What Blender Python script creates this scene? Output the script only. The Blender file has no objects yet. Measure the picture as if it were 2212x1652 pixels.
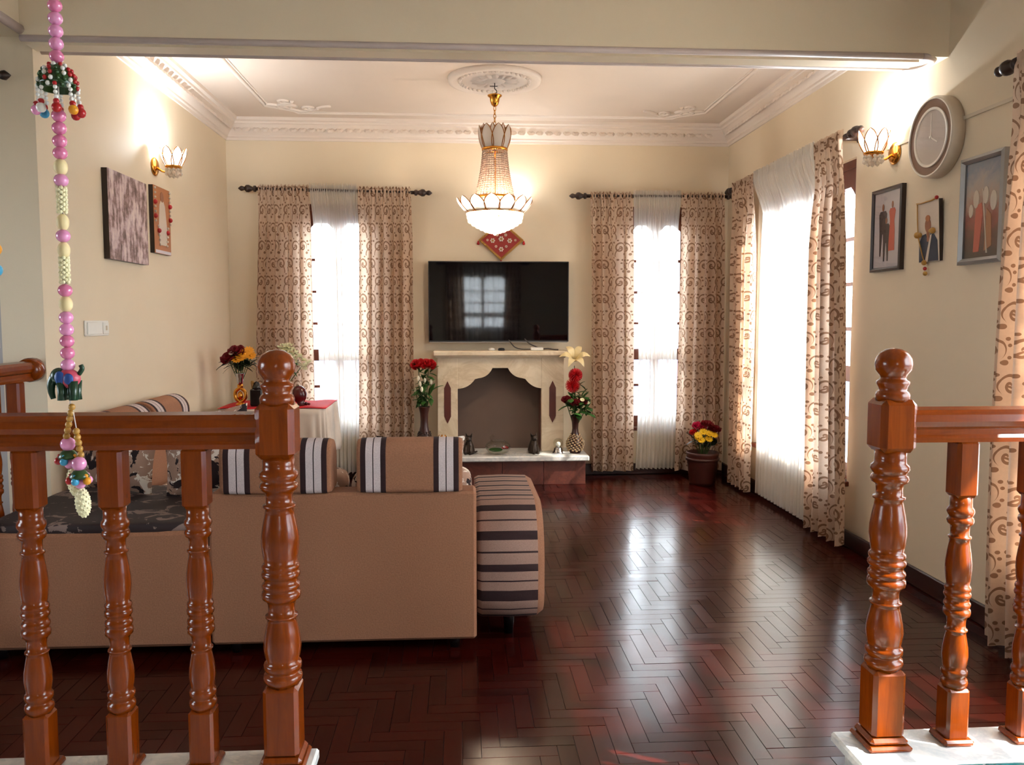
import bpy, math, random
from mathutils import Vector, Matrix
random.seed(7)
PI = math.pi
R = math.radians
scene = bpy.context.scene
COL = scene.collection

# ---------------------------------------------------------------- camera
cam_d = bpy.data.cameras.new('camera'); cam = bpy.data.objects.new('camera', cam_d); COL.objects.link(cam)
cam_d.sensor_width = 36.0; cam_d.lens = 1780.0 / 2212.0 * 36.0
cam_d.clip_start = 0.05; cam_d.clip_end = 200
cam.location = (0, 0, 1.40); cam.rotation_euler = (R(90 - 4.37), 0, R(-3.57))
scene.camera = cam
# ---------------------------------------------------------------- sky, sun, exposure
w = bpy.data.worlds.new('sky'); scene.world = w; w.use_nodes = True
bgn = w.node_tree.nodes['Background']; bgn.inputs[0].default_value = (0.86, 0.93, 1.0, 1); bgn.inputs[1].default_value = 14.0
sun_d = bpy.data.lights.new('sun', 'SUN'); sun = bpy.data.objects.new('sun', sun_d); COL.objects.link(sun)
sun_d.energy = 17.0; sun_d.angle = R(0.6); sun_d.color = (1.0, 0.93, 0.82)
sun.rotation_euler = Vector((-0.62, 0.30, -0.66)).to_track_quat('-Z', 'Y').to_euler()
sun.location = (8, -4, 9)
scene.view_settings.view_transform = 'Standard'; scene.view_settings.look = 'None'
scene.view_settings.gamma = 1.0; scene.view_settings.use_curve_mapping = False
scene.view_settings.exposure = 1.05
cy = scene.cycles
cy.use_denoising = True; cy.use_adaptive_sampling = True; cy.adaptive_threshold = 0.03
cy.max_bounces = 8; cy.diffuse_bounces = 4; cy.glossy_bounces = 3; cy.transmission_bounces = 8; cy.transparent_max_bounces = 16
cy.caustics_reflective = False; cy.caustics_refractive = False; cy.sample_clamp_indirect = 6.0
def portal(loc, rot, sx, sy):
    d = bpy.data.lights.new('window_portal', 'AREA'); d.shape = 'RECTANGLE'; d.size = sx; d.size_y = sy
    o = bpy.data.objects.new('window_portal', d); COL.objects.link(o); o.location = loc; o.rotation_euler = rot
    d.cycles.is_portal = True

# ---------------------------------------------------------------- node helpers
class X:
    """small arithmetic wrapper that writes Math nodes"""
    def __init__(s, t, k): s.t = t; s.k = k
    def _m(s, op, *a):
        n = s.t.nodes.new('ShaderNodeMath'); n.operation = op
        for i, v in enumerate((s,) + a):
            if isinstance(v, X): s.t.links.new(v.k, n.inputs[i])
            else: n.inputs[i].default_value = v
        return X(s.t, n.outputs[0])
    def __add__(s, o): return s._m('ADD', o)
    __radd__ = __add__
    def __sub__(s, o): return s._m('SUBTRACT', o)
    def __rsub__(s, o): return (s * -1) + o
    def __mul__(s, o): return s._m('MULTIPLY', o)
    __rmul__ = __mul__
    def __truediv__(s, o): return s._m('DIVIDE', o)
    def fr(s): return s._m('FRACT')
    def fl(s): return s._m('FLOOR')
    def sin(s): return s._m('SINE')
    def ab(s): return s._m('ABSOLUTE')
    def lt(s, o): return s._m('LESS_THAN', o)
    def gt(s, o): return s._m('GREATER_THAN', o)
    def mx(s, o): return s._m('MAXIMUM', o)
    def mn(s, o): return s._m('MINIMUM', o)
    def sq(s): return s._m('SQRT')
    def at(s, o): return s._m('ARCTAN2', o)
def hyp(a, b): return (a * a + b * b).sq()

MATS = {}
def lin(c):
    """sRGB 0-255 to linear"""
    o = []
    for v in c:
        v /= 255.0
        o.append(v / 12.92 if v <= 0.04045 else ((v + 0.055) / 1.055) ** 2.4)
    return tuple(o) + (1,)
class Mat:
    def __init__(s, name):
        s.m = bpy.data.materials.new(name); s.m.use_nodes = True; s.t = s.m.node_tree; s.n = s.t.nodes
        s.b = s.n['Principled BSDF']; s.out = s.n['Material Output']; MATS[name] = s.m
    def new(s, k, **kw):
        n = s.n.new(k)
        for a, v in kw.items(): setattr(n, a, v)
        return n
    def link(s, a, b): s.t.links.new(a.k if isinstance(a, X) else a, b)
    def coord(s, kind='Object', scale=(1, 1, 1), rot=(0, 0, 0)):
        tc = s.new('ShaderNodeTexCoord'); mp = s.new('ShaderNodeMapping')
        mp.inputs['Scale'].default_value = scale; mp.inputs['Rotation'].default_value = rot
        s.link(tc.outputs[kind], mp.inputs[0]); return mp.outputs[0]
    def xyz(s, v):
        n = s.new('ShaderNodeSeparateXYZ'); s.link(v, n.inputs[0]); return [X(s.t, o) for o in n.outputs]
    def noise(s, v, scale=5, detail=4, rough=0.55, dist=0):
        n = s.new('ShaderNodeTexNoise'); s.link(v, n.inputs['Vector']); n.inputs['Scale'].default_value = scale
        n.inputs['Detail'].default_value = detail; n.inputs['Roughness'].default_value = rough; n.inputs['Distortion'].default_value = dist
        return X(s.t, n.outputs[0])
    def mix(s, f, a, b):
        n = s.new('ShaderNodeMix', data_type='RGBA')
        for i, v in ((0, f), (6, a), (7, b)):
            if isinstance(v, X): s.link(v, n.inputs[i])
            elif hasattr(v, 'links'): s.link(v, n.inputs[i])
            else: n.inputs[i].default_value = v
        return n.outputs[2]
    def ramp(s, f, stops):
        n = s.new('ShaderNodeValToRGB'); s.link(f, n.inputs[0]); e = n.color_ramp.elements
        while len(e) < len(stops): e.new(0.5)
        for i, (p, c) in enumerate(stops): e[i].position = p; e[i].color = c
        return n.outputs[0]
    def bump(s, h, strength=0.3, dist=0.01):
        n = s.new('ShaderNodeBump'); s.link(h, n.inputs['Height']); n.inputs['Strength'].default_value = strength
        n.inputs['Distance'].default_value = dist; s.link(n.outputs[0], s.b.inputs['Normal']); return n.outputs[0]
    def set(s, color=None, rough=None, metal=None, **kw):
        if color is not None:
            if isinstance(color, tuple): s.b.inputs['Base Color'].default_value = color
            else: s.link(color, s.b.inputs['Base Color'])
        if rough is not None: s.b.inputs['Roughness'].default_value = rough
        if metal is not None: s.b.inputs['Metallic'].default_value = metal
        for k, v in kw.items(): s.b.inputs[k.replace('_', ' ')].default_value = v
        return s
def simple(name, rgb, rough=0.5, metal=0.0, var=0.12, scale=8, bump=0, **kw):
    m = Mat(name); c = lin(rgb); v = m.coord()
    n = m.noise(v, scale)
    lo = tuple(x * (1 - var) for x in c[:3]) + (1,); hi = tuple(min(1, x * (1 + var)) for x in c[:3]) + (1,)
    m.set(m.mix(n, lo, hi), rough, metal, **kw)
    if bump: m.bump(m.noise(v, scale * 12, 2), bump, 0.004)
    return m.m

# ---------------------------------------------------------------- materials
def mk_wall(name, rgb):
    m = Mat(name); v = m.coord(); c = lin(rgb)
    n = m.noise(v, 1.3, 5)
    m.set(m.mix(n, tuple(x * 0.93 for x in c[:3]) + (1,), tuple(min(1, x * 1.06) for x in c[:3]) + (1,)), 0.72)
    m.bump(m.noise(v, 140, 2), 0.12, 0.003)
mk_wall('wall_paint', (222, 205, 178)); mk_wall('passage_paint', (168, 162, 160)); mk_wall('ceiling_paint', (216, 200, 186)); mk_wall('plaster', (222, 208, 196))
simple('beam_trim', (200, 184, 178), 0.5)
simple('exterior_wall', (96, 116, 150), 0.9); simple('ground', (150, 146, 140), 0.95)

m = Mat('parquet'); v = m.coord('Object', (1, 1, 1))
oi = m.new('ShaderNodeObjectInfo'); ge = m.new('ShaderNodeNewGeometry')
rnd = (X(m.t, oi.outputs['Random']) + X(m.t, ge.outputs['Random Per Island'])).fr()
n = m.noise(v, 30, 4)
c1 = m.mix(rnd, lin((44, 7, 4)), lin((62, 11, 5)))
m.set(m.mix(n * 0.4, c1, lin((28, 4, 3))), 0.2, 0.0, Specular_IOR_Level=0.40)
m.link((rnd * 0.06) + 0.15 + n * 0.05, m.b.inputs['Roughness'])
m.bump(m.noise(v, 7, 2), 0.04, 0.02)
simple('floor_joint', (26, 9, 6), 0.5)
def mk_wood(name, a, b, rough=0.22, sc=(30, 30, 3)):
    m = Mat(name); v = m.coord('Object', sc)
    n = m.noise(v, 1.6, 6, 0.6, 1.2); n2 = m.noise(m.coord('Object', (120, 120, 8)), 1.0, 3)
    m.set(m.mix(n * 0.8 + n2 * 0.25, lin(a), lin(b)), rough, 0.0, Coat_Weight=0.14, Coat_Roughness=0.06, Specular_IOR_Level=0.28)
mk_wood('rail_wood', (64, 16, 0), (140, 60, 4)); mk_wood('rail_wood_x', (64, 16, 0), (140, 60, 4), 0.22, (3, 30, 30))
mk_wood('rail_wood_y', (64, 16, 0), (140, 60, 4), 0.22, (30, 3, 30))
mk_wood('dark_wood', (48, 20, 12), (82, 38, 24), 0.35); mk_wood('window_wood', (74, 30, 16), (112, 52, 30), 0.4)
simple('baseboard_paint', (44, 16, 12), 0.3); simple('rod_wood', (46, 28, 20), 0.4)
def mk_marble(name, base, vein, sc=3.0, rough=0.25):
    m = Mat(name); v = m.coord()
    n = m.noise(v, sc, 8, 0.65, 1.8); n2 = m.noise(v, sc * 4, 4)
    r = m.ramp(n, [(0.42, lin(base)), (0.52, lin(vein)), (0.60, lin(base))])
    m.set(m.mix(n2 * 0.35, r, lin(tuple(x * 0.9 for x in base))), rough)
mk_marble('marble_cream', (226, 208, 180), (206, 184, 152), 2.2, 0.35); mk_marble('marble_white', (232, 230, 224), (200, 204, 204), 4)
mk_marble('tile_teal', (26, 96, 98), (40, 120, 118), 7, 0.2); mk_marble('tile_brown', (104, 56, 44), (84, 44, 36), 5, 0.35)
simple('inlay_red', (88, 38, 28), 0.4); simple('firebox', (96, 76, 64), 0.6, 0, 0.25, 3); simple('firebox_side', (96, 60, 50), 0.6)

# patterned curtain: taupe cloth with scrolling vines
def mk_curtain(name, base, ink, trans):
    m = Mat(name); tc = m.new('ShaderNodeTexCoord'); u, vv, _ = m.xyz(tc.outputs['UV'])
    def layer(cell, ou, ov, turns, R0, bw):
        a = u / cell + ou; b = vv / cell + ov
        row = b.fl(); par = (row * 0.5).fr() * 2
        a = a + par * 0.5
        colp = (a.fl() * 0.5).fr() * 2
        sg = par.gt(0.5) * 2 - 1
        fx = (a.fr() - 0.5) * sg; fy = b.fr() - 0.5
        r = hyp(fx, fy); th = fy.at(fx) / (2 * PI)
        s = ((th + r * turns).fr() - 0.5).ab()
        spiral = s.lt(bw) * r.lt(R0) * r.gt(0.02)
        r2 = hyp(fx - 0.12, fy + 0.42)
        tail = (r2 - 0.40).ab().lt(0.030) * fx.lt(0.12)
        out = spiral.mx(tail)
        for px, py, pr in ((0.36, 0.30, 0.055), (0.42, 0.12, 0.05), (-0.38, 0.32, 0.06), (0.30, -0.36, 0.075), (0.42, -0.22, 0.05), (-0.12, 0.44, 0.045)):
            out = out.mx(hyp((fx - px) * 0.75, fy - py).lt(pr))
        return out
    pat = layer(0.15, 0.0, 0.0, 4.4, 0.33, 0.19)
    wob = m.noise(m.coord('UV'), 2.5, 3)
    inkc = m.mix(wob, lin(ink), lin(tuple(min(255, x * 1.35) for x in ink)))
    cl = m.mix(m.noise(m.coord('UV'), 60, 2) * 0.5, lin(base), lin(tuple(x * 0.86 for x in base)))
    c = m.mix(pat * 0.85, cl, inkc)
    m.set(c, 0.75)
    tr = m.new('ShaderNodeBsdfTranslucent'); m.link(c, tr.inputs[0])
    mx = m.new('ShaderNodeMixShader'); mx.inputs[0].default_value = trans
    m.link(m.b.outputs[0], mx.inputs[1]); m.link(tr.outputs[0], mx.inputs[2]); m.link(mx.outputs[0], m.out.inputs[0])
mk_curtain('curtain_cloth', (226, 200, 176), (108, 74, 50), 0.42)
m = Mat('sheer_cloth'); m.set((0.90, 0.86, 0.80, 1), 0.8)
tr = m.new('ShaderNodeBsdfTranslucent'); tr.inputs[0].default_value = (0.92, 0.88, 0.82, 1)
tp = m.new('ShaderNodeBsdfTransparent')
lw = m.new('ShaderNodeLayerWeight'); lw.inputs[0].default_value = 0.35
a = m.new('ShaderNodeMixShader'); a.inputs[0].default_value = 0.48; b = m.new('ShaderNodeMixShader')
m.link(m.b.outputs[0], a.inputs[1]); m.link(tr.outputs[0], a.inputs[2])
m.link(X(m.t, lw.outputs['Facing']) * 0.30 + 0.69, b.inputs[0]); m.link(tp.outputs[0], b.inputs[1]); m.link(a.outputs[0], b.inputs[2]); m.link(b.outputs[0], m.out.inputs[0])

def mk_glass(name, tint, spec=0.15, rough=0.02):
    m = Mat(name); tp = m.new('ShaderNodeBsdfTransparent'); tp.inputs[0].default_value = tint
    gl = m.new('ShaderNodeBsdfGlossy'); gl.inputs['Roughness'].default_value = rough
    lw = m.new('ShaderNodeLayerWeight'); lw.inputs[0].default_value = 0.5
    fc = X(m.t, lw.outputs['Facing']); fc = fc * fc
    mx = m.new('ShaderNodeMixShader'); m.link(fc * fc * spec + 0.03, mx.inputs[0]); m.link(tp.outputs[0], mx.inputs[1]); m.link(gl.outputs[0], mx.inputs[2])
    m.link(mx.outputs[0], m.out.inputs[0])
mk_glass('window_glass', (0.95, 0.97, 0.98, 1), 0.5); mk_glass('clear_glass', (0.93, 0.93, 0.90, 1), 0.8)
mk_glass('picture_glass', (0.98, 0.98, 0.98, 1), 0.6)

# upholstery
def mk_fabric(name, rgb, sc=260):
    m = Mat(name); v = m.coord(); c = lin(rgb)
    n = m.noise(v, sc, 2); n2 = m.noise(v, 4, 4)
    cc = m.mix(n, tuple(x * 0.62 for x in c[:3]) + (1,), tuple(min(1, x * 1.35) for x in c[:3]) + (1,))
    m.set(m.mix(n2 * 0.35, cc, tuple(x * 0.75 for x in c[:3]) + (1,)), 0.9)
    m.bump(n, 0.35, 0.003)
mk_fabric('sofa_beige', (150, 102, 74), 170); mk_fabric('stripe_dark', (40, 14, 16)); mk_fabric('stripe_taupe', (150, 118, 104)); mk_fabric('stripe_silver', (198, 182, 180)); 
m = Mat('floral'); v = m.coord()
n1 = m.noise(v, 9, 5, 0.6, 1.0); n2 = m.noise(v, 13, 4, 0.65, 0.8)
c = m.mix(n2.gt(0.555), lin((166, 132, 112)), lin((232, 220, 206))); c = m.mix(n1.gt(0.545), c, lin((30, 10, 12)))
m.set(c, 0.85)
m = Mat('floral_dark'); v = m.coord()
n1 = m.noise(v, 11, 5, 0.6, 1.0); c = m.mix(n1.gt(0.57), lin((34, 16, 16)), lin((120, 100, 92))); m.set(c, 0.7)

# metals, lamps and small things
simple('gold', (216, 150, 62), 0.22, 1.0, 0.08); simple('gold_rim', (150, 92, 30), 0.35, 0.7, 0.08); simple('gold_dull', (150, 112, 60), 0.4, 0.8); simple('bronze', (54, 42, 34), 0.35, 0.5, 0.3, 30)
simple('silver_frame', (150, 146, 142), 0.35, 0.6); simple('black_plastic', (12, 9, 10), 0.35); simple('white_plastic', (226, 222, 212), 0.4)
simple('tv_screen', (6, 4, 8), 0.03, 0, 0.05, 3, 0, Specular_IOR_Level=0.5)
m = Mat('petal_glass'); m.set((0.96, 0.90, 0.84, 1), 0.3)
tr = m.new('ShaderNodeBsdfTranslucent'); tr.inputs[0].default_value = (0.98, 0.90, 0.80, 1); mx = m.new('ShaderNodeMixShader'); mx.inputs[0].default_value = 0.55
m.link(m.b.outputs[0], mx.inputs[1]); m.link(tr.outputs[0], mx.inputs[2]); m.link(mx.outputs[0], m.out.inputs[0])
m = Mat('crystal'); m.set((0.96, 0.90, 0.82, 1), 0.08, 0, Specular_IOR_Level=0.8)
tr = m.new('ShaderNodeBsdfTranslucent'); tr.inputs[0].default_value = (1, 0.92, 0.82, 1); tp = m.new('ShaderNodeBsdfTransparent')
mx = m.new('ShaderNodeMixShader'); mx.inputs[0].default_value = 0.6; m2 = m.new('ShaderNodeMixShader'); m2.inputs[0].default_value = 0.22
m.link(m.b.outputs[0], mx.inputs[1]); m.link(tr.outputs[0], mx.inputs[2]); m.link(mx.outputs[0], m2.inputs[1]); m.link(tp.outputs[0], m2.inputs[2]); m.link(m2.outputs[0], m.out.inputs[0])
m = Mat('crystal_small'); m.set((0.55, 0.42, 0.36, 1), 0.08, 0, Specular_IOR_Level=0.8)
tr = m.new('ShaderNodeBsdfTranslucent'); tr.inputs[0].default_value = (0.45, 0.34, 0.28, 1); tp = m.new('ShaderNodeBsdfTransparent')
mx = m.new('ShaderNodeMixShader'); mx.inputs[0].default_value = 0.6; m2 = m.new('ShaderNodeMixShader'); m2.inputs[0].default_value = 0.22
m.link(m.b.outputs[0], mx.inputs[1]); m.link(tr.outputs[0], mx.inputs[2]); m.link(mx.outputs[0], m2.inputs[1]); m.link(tp.outputs[0], m2.inputs[2]); m.link(m2.outputs[0], m.out.inputs[0])
def mk_emit(name, rgb, s):
    m = Mat(name); m.set(rgb + (1,), 0.4); m.b.inputs['Emission Color'].default_value = rgb + (1,); m.b.inputs['Emission Strength'].default_value = s
mk_emit('bulb_warm', (1.0, 0.86, 0.66), 14); mk_emit('bulb_cool', (0.92, 0.97, 1.0), 50)
for nm, c, r in (('flower_red', (190, 10, 20), 0.6), ('flower_dark_red', (120, 6, 20), 0.6), ('flower_white', (232, 226, 204), 0.6), ('flower_yellow', (226, 182, 20), 0.6),
                 ('flower_pink', (206, 30, 80), 0.6), ('flower_orange', (226, 150, 20), 0.6), ('flower_cream', (222, 218, 176), 0.6), ('leaf_green', (40, 84, 24), 0.5), ('leaf_dark', (20, 34, 12), 0.5),
                 ('stem_green', (52, 76, 30), 0.6), ('vase_brown', (58, 26, 20), 0.3), ('vase_shell', (184, 156, 118), 0.4), ('red_cloth', (190, 8, 24), 0.8), ('lace', (214, 200, 186), 0.9),
                 ('red_lacquer', (74, 10, 10), 0.2), ('black_gloss', (16, 12, 12), 0.25), ('bead_ivory', (226, 204, 152), 0.5), ('bead_pale', (232, 222, 180), 0.6), ('bead_gold', (176, 128, 52), 0.35),
                 ('bead_red', (170, 20, 24), 0.3), ('bead_green', (36, 66, 24), 0.3), ('bead_white', (226, 222, 214), 0.3), ('bead_blue', (60, 150, 190), 0.3), ('bead_orange', (226, 150, 30), 0.35),
                 ('elephant_green', (14, 50, 26), 0.3), ('elephant_pink', (190, 70, 90), 0.4), ('elephant_blue', (30, 70, 140), 0.4), ('string_white', (220, 210, 200), 0.7),
                 ('clock_rim', (196, 178, 156), 0.35), ('clock_ring', (110, 78, 58), 0.4), ('clock_face', (190, 178, 170), 0.5), ('clock_white', (236, 228, 214), 0.4),
                 ('pot_brown', (64, 26, 18), 0.4), ('cable_grey', (70, 60, 54), 0.6), ('skin', (150, 98, 70), 0.7), ('print_white', (204, 196, 200), 0.6), ('print_dark', (56, 42, 44), 0.6), ('print_red', (196, 84, 62), 0.6),
                 ('print_cream', (206, 190, 172), 0.6), ('print_navy', (40, 44, 60), 0.6), ('print_orange', (172, 108, 62), 0.6), ('frame_dark', (40, 24, 18), 0.35), ('hang_red', (140, 26, 18), 0.6), ('mirror_bit', (220, 210, 200), 0.15), ('conduit', (206, 190, 168), 0.5), ('chrome', (190, 190, 196), 0.12)):
    simple(nm, c, r, 1.0 if nm == 'chrome' else 0.0)
m = Mat('bead_pink'); m.set(lin((246, 158, 206)), 0.12, 0, Transmission_Weight=0.25, Coat_Weight=0.5)
m = Mat('bead_pink_dark'); m.set(lin((236, 128, 172)), 0.15, 0, Transmission_Weight=0.25, Coat_Weight=0.5)
# city print: block pattern of lilac and brown
m = Mat('print_city'); v = m.coord('Object', (1, 1, 1)); n = m.noise(v, 9, 6, 0.75); n2 = m.noise(m.coord('Object', (24, 1, 7)), 1, 2)
m.set(m.ramp(n * 0.55 + n2 * 0.5, [(0.42, lin((92, 66, 58))), (0.49, lin((142, 112, 106))), (0.55, lin((190, 164, 164))), (0.64, lin((216, 196, 188)))]), 0.6)
# chariot-like painting: blue above, cream clouds, red and brown below
m = Mat('print_painting'); v = m.coord('Object'); x_, y_, z_ = m.xyz(v); n = m.noise(v, 9, 6, 0.65, 0.7)
m.set(m.ramp((z_ + 0.24) * 2.0 + (n - 0.5) * 0.55, [(0.05, lin((54, 38, 32))), (0.3, lin((112, 58, 42))), (0.42, lin((150, 70, 56))), (0.58, lin((178, 150, 132))), (0.72, lin((150, 146, 148))), (0.9, lin((92, 112, 140)))]), 0.6)

# ---------------------------------------------------------------- mesh helpers
class MB:
    def __init__(s): s.v = []; s.f = []; s.mi = []; s.sm = []; s.uv = None
    def add(s, vs, fs, M=None, mi=0, smooth=False):
        o = len(s.v)
        s.v += [tuple(M @ Vector(p)) for p in vs] if M is not None else [tuple(p) for p in vs]
        for f in fs: s.f.append(tuple(i + o for i in f)); s.mi.append(mi); s.sm.append(smooth)
        return s
    def box(s, lo, hi, M=None, mi=0):
        x0, y0, z0 = lo; x1, y1, z1 = hi
        return s.add([(x0, y0, z0), (x1, y0, z0), (x1, y1, z0), (x0, y1, z0), (x0, y0, z1), (x1, y0, z1), (x1, y1, z1), (x0, y1, z1)],
                     [(3, 2, 1, 0), (4, 5, 6, 7), (0, 1, 5, 4), (1, 2, 6, 5), (2, 3, 7, 6), (3, 0, 4, 7)], M, mi)
    def bbox(s, lo, hi, b, M=None, mi=0):
        """box with chamfered edges"""
        x0, y0, z0 = lo; x1, y1, z1 = hi; vs = []; idx = {}
        for ix, (x, sx) in enumerate(((x0, 1), (x1, -1))):
            for iy, (y, sy) in enumerate(((y0, 1), (y1, -1))):
                for iz, (z, sz) in enumerate(((z0, 1), (z1, -1))):
                    for k in range(3):
                        p = [x + sx * b, y + sy * b, z + sz * b]; p[k] = (x, y, z)[k]
                        idx[(ix, iy, iz, k)] = len(vs); vs.append(p)
        fs = []
        for k in range(3):
            a, c = [q for q in range(3) if q != k]
            for e in (0, 1):
                q = []
                for (i, j) in ((0, 0), (1, 0), (1, 1), (0, 1)):
                    t = [0, 0, 0]; t[k] = e; t[a] = i; t[c] = j; q.append(idx[tuple(t) + (k,)])
                fs.append(q)
        for k in range(3):
            a, c = [q for q in range(3) if q != k]
            for i in (0, 1):
                for j in (0, 1):
                    t0 = [0, 0, 0]; t1 = [0, 0, 0]; t0[a] = t1[a] = i; t0[c] = t1[c] = j; t1[k] = 1
                    fs.append([idx[tuple(t0) + (a,)], idx[tuple(t1) + (a,)], idx[tuple(t1) + (c,)], idx[tuple(t0) + (c,)]])
        for i in (0, 1):
            for j in (0, 1):
                for l in (0, 1): fs.append([idx[(i, j, l, 0)], idx[(i, j, l, 1)], idx[(i, j, l, 2)]])
        return s.add(vs, fs, M, mi)
    def lathe(s, prof, n=24, M=None, mi=0, smooth=True):
        """prof: list of (r, z)"""
        vs = []; fs = []
        for r, z in prof:
            for k in range(n): a = 2 * PI * k / n; vs.append((r * math.cos(a), r * math.sin(a), z))
        for i in range(len(prof) - 1):
            for k in range(n): fs.append((i * n + k, i * n + (k + 1) % n, (i + 1) * n + (k + 1) % n, (i + 1) * n + k))
        s.add(vs, fs, M, mi, smooth)
        o = len(s.v) - len(vs)
        if prof[0] == prof[-1]: return s
        for i, rev in ((0, True), (len(prof) - 1, False)):
            if prof[i][0] > 1e-5:
                f = [o + i * n + k for k in range(n)]; s.f.append(tuple(f[::-1] if rev else f)); s.mi.append(mi); s.sm.append(False)
        return s
    def sphere(s, c, r, n=12, m=8, mi=0, sc=(1, 1, 1), M=None):
        pr = [(max(1e-6, math.sin(PI * i / m)) * r, -math.cos(PI * i / m) * r) for i in range(m + 1)]
        T = Matrix.Translation(c) @ Matrix.Diagonal((*sc, 1))
        return s.lathe(pr, n, M @ T if M is not None else T, mi)
    def tube(s, pts, r, n=8, M=None, mi=0, closed=False, squash=1.0):
        pts = [Vector(p) for p in pts]; L = len(pts); vs = []; fs = []
        rr = r if isinstance(r, (list, tuple)) else [r] * L
        up = None
        for i, p in enumerate(pts):
            a = pts[(i - 1) % L] if (closed or i) else p; b = pts[(i + 1) % L] if (closed or i < L - 1) else p
            t = (b - a)
            t = t.normalized() if t.length > 1e-9 else Vector((0, 0, 1))
            if up is None: up = Vector((0, 0, 1)) if abs(t.z) < 0.9 else Vector((1, 0, 0))
            sd = t.cross(up)
            if sd.length < 1e-6: sd = t.orthogonal()
            sd.normalize(); u2 = sd.cross(t).normalized(); up = u2
            for k in range(n):
                g = 2 * PI * k / n; vs.append(p + sd * (math.cos(g) * rr[i]) + u2 * (math.sin(g) * rr[i] * squash))
        for i in range(L if closed else L - 1):
            j = (i + 1) % L
            for k in range(n): fs.append((i * n + k, i * n + (k + 1) % n, j * n + (k + 1) % n, j * n + k))
        s.add(vs, fs, M, mi, True)
        if not closed:
            o = len(s.v) - len(vs)
            s.f.append(tuple(o + k for k in range(n))[::-1]); s.mi.append(mi); s.sm.append(False)
            s.f.append(tuple(o + (L - 1) * n + k for k in range(n))); s.mi.append(mi); s.sm.append(False)
        return s
    def prism(s, poly, d0, d1, axis='y', M=None, mi=0, smooth=False):
        """extrude a closed polygon of (a,b) along an axis; y: a=x,b=z  x: a=y,b=z  z: a=x,b=y"""
        def P(a, b, d): return {'y': (a, d, b), 'x': (d, a, b), 'z': (a, b, d)}[axis]
        n = len(poly); vs = [P(a, b, d0) for a, b in poly] + [P(a, b, d1) for a, b in poly]
        s.add(vs, [tuple((i, (i + 1) % n, n + (i + 1) % n, n + i)) for i in range(n)], M, mi, smooth)
        o = len(s.v) - 2 * n
        s.f.append(tuple(range(o, o + n))[::-1]); s.f.append(tuple(range(o + n, o + 2 * n))); s.mi += [mi, mi]; s.sm += [False, False]
        return s
    def grid(s, fn, nu, nv, mi=0, M=None, smooth=True, mif=None):
        vs = [fn(i / nu, j / nv) for j in range(nv + 1) for i in range(nu + 1)]; W = nu + 1
        o = len(s.f)
        s.add(vs, [(j * W + i, j * W + i + 1, (j + 1) * W + i + 1, (j + 1) * W + i) for j in range(nv) for i in range(nu)], M, mi, smooth)
        if mif:
            for q in range(len(s.f) - o): s.mi[o + q] = mif((q % nu + 0.5) / nu, (q // nu + 0.5) / nv)
        return s
    def mesh(s, name, mats):
        me = bpy.data.meshes.new(name); me.from_pydata(s.v, [], s.f)
        for k in (mats if isinstance(mats, (list, tuple)) else [mats]): me.materials.append(MATS[k])
        me.polygons.foreach_set('material_index', s.mi); me.polygons.foreach_set('use_smooth', s.sm)
        if s.uv:
            l = me.uv_layers.new(name='UVMap'); buf = []
            for p in me.polygons:
                for vi in p.vertices: buf += s.uv[vi]
            l.data.foreach_set('uv', buf)
        me.update(); return me
    def build(s, name, mats, parent=None, loc=None, rot=None, solid=None, sub=None):
        o = bpy.data.objects.new(name, s.mesh(name, mats)); COL.objects.link(o); o.parent = parent
        if loc: o.location = loc
        if rot: o.rotation_euler = rot
        if solid:
            md = o.modifiers.new('thickness', 'SOLIDIFY'); md.thickness = solid; md.offset = 0
        if sub:
            md = o.modifiers.new('smooth', 'SUBSURF'); md.levels = sub; md.render_levels = sub
        return o
def tag(o, label, cat, group=None):
    o['label'] = label; o['category'] = cat
    if group: o['group'] = group
    return o
def struct(o): o['kind'] = 'structure'; return o
def thing(name, label, cat, loc=(0, 0, 0), rz=0.0, group=None):
    o = bpy.data.objects.new(name, None); COL.objects.link(o); o.location = loc; o.rotation_euler = (0, 0, rz); o.empty_display_size = 0.05
    return tag(o, label, cat, group)
def copy_tree(o, parent=None):
    c = o.copy(); COL.objects.link(c); c.parent = parent
    for ch in list(o.children): copy_tree(ch, c)
    return c
T = Matrix.Translation
def RX(a): return Matrix.Rotation(a, 4, 'X')
def RY(a): return Matrix.Rotation(a, 4, 'Y')
def RZ(a): return Matrix.Rotation(a, 4, 'Z')
# ================================================================ the setting
XL, XR, YB, ZC = -2.0, 2.39, 7.33, 3.10      # left wall, right wall, back wall, ceiling of the living room
YW, YR, XF, ZR = 4.11, -3.0, -4.2, 0.25       # corner where the left wall ends, wall behind the camera, far left wall, raised floor
# windows (a0,a1 along the wall, z0,z1)
WIN_B = [(-1.40, -0.74, 0.43, 2.40), (1.45, 2.06, 0.43, 2.40)]
WIN_R = [(4.92, 6.55, 0.40, 2.38), (0.55, 3.25, 0.40, 2.38)]
WIN_E = [(-0.08, 1.02, 1.15, 2.45)]
WIN_F = [(0.6, 2.2, 1.05, 2.3)]
def holed(a0, a1, z0, z1, holes, put):
    """fill a wall rectangle except its holes"""
    xs = sorted({a0, a1, *[h[0] for h in holes], *[h[1] for h in holes]}); zs = sorted({z0, z1, *[h[2] for h in holes], *[h[3] for h in holes]})
    for i in range(len(xs) - 1):
        for j in range(len(zs) - 1):
            cx, cz = (xs[i] + xs[i + 1]) / 2, (zs[j] + zs[j + 1]) / 2
            if not any(h[0] < cx < h[1] and h[2] < cz < h[3] for h in holes): put(xs[i], xs[i + 1], zs[j], zs[j + 1])
TH = 0.2
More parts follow.
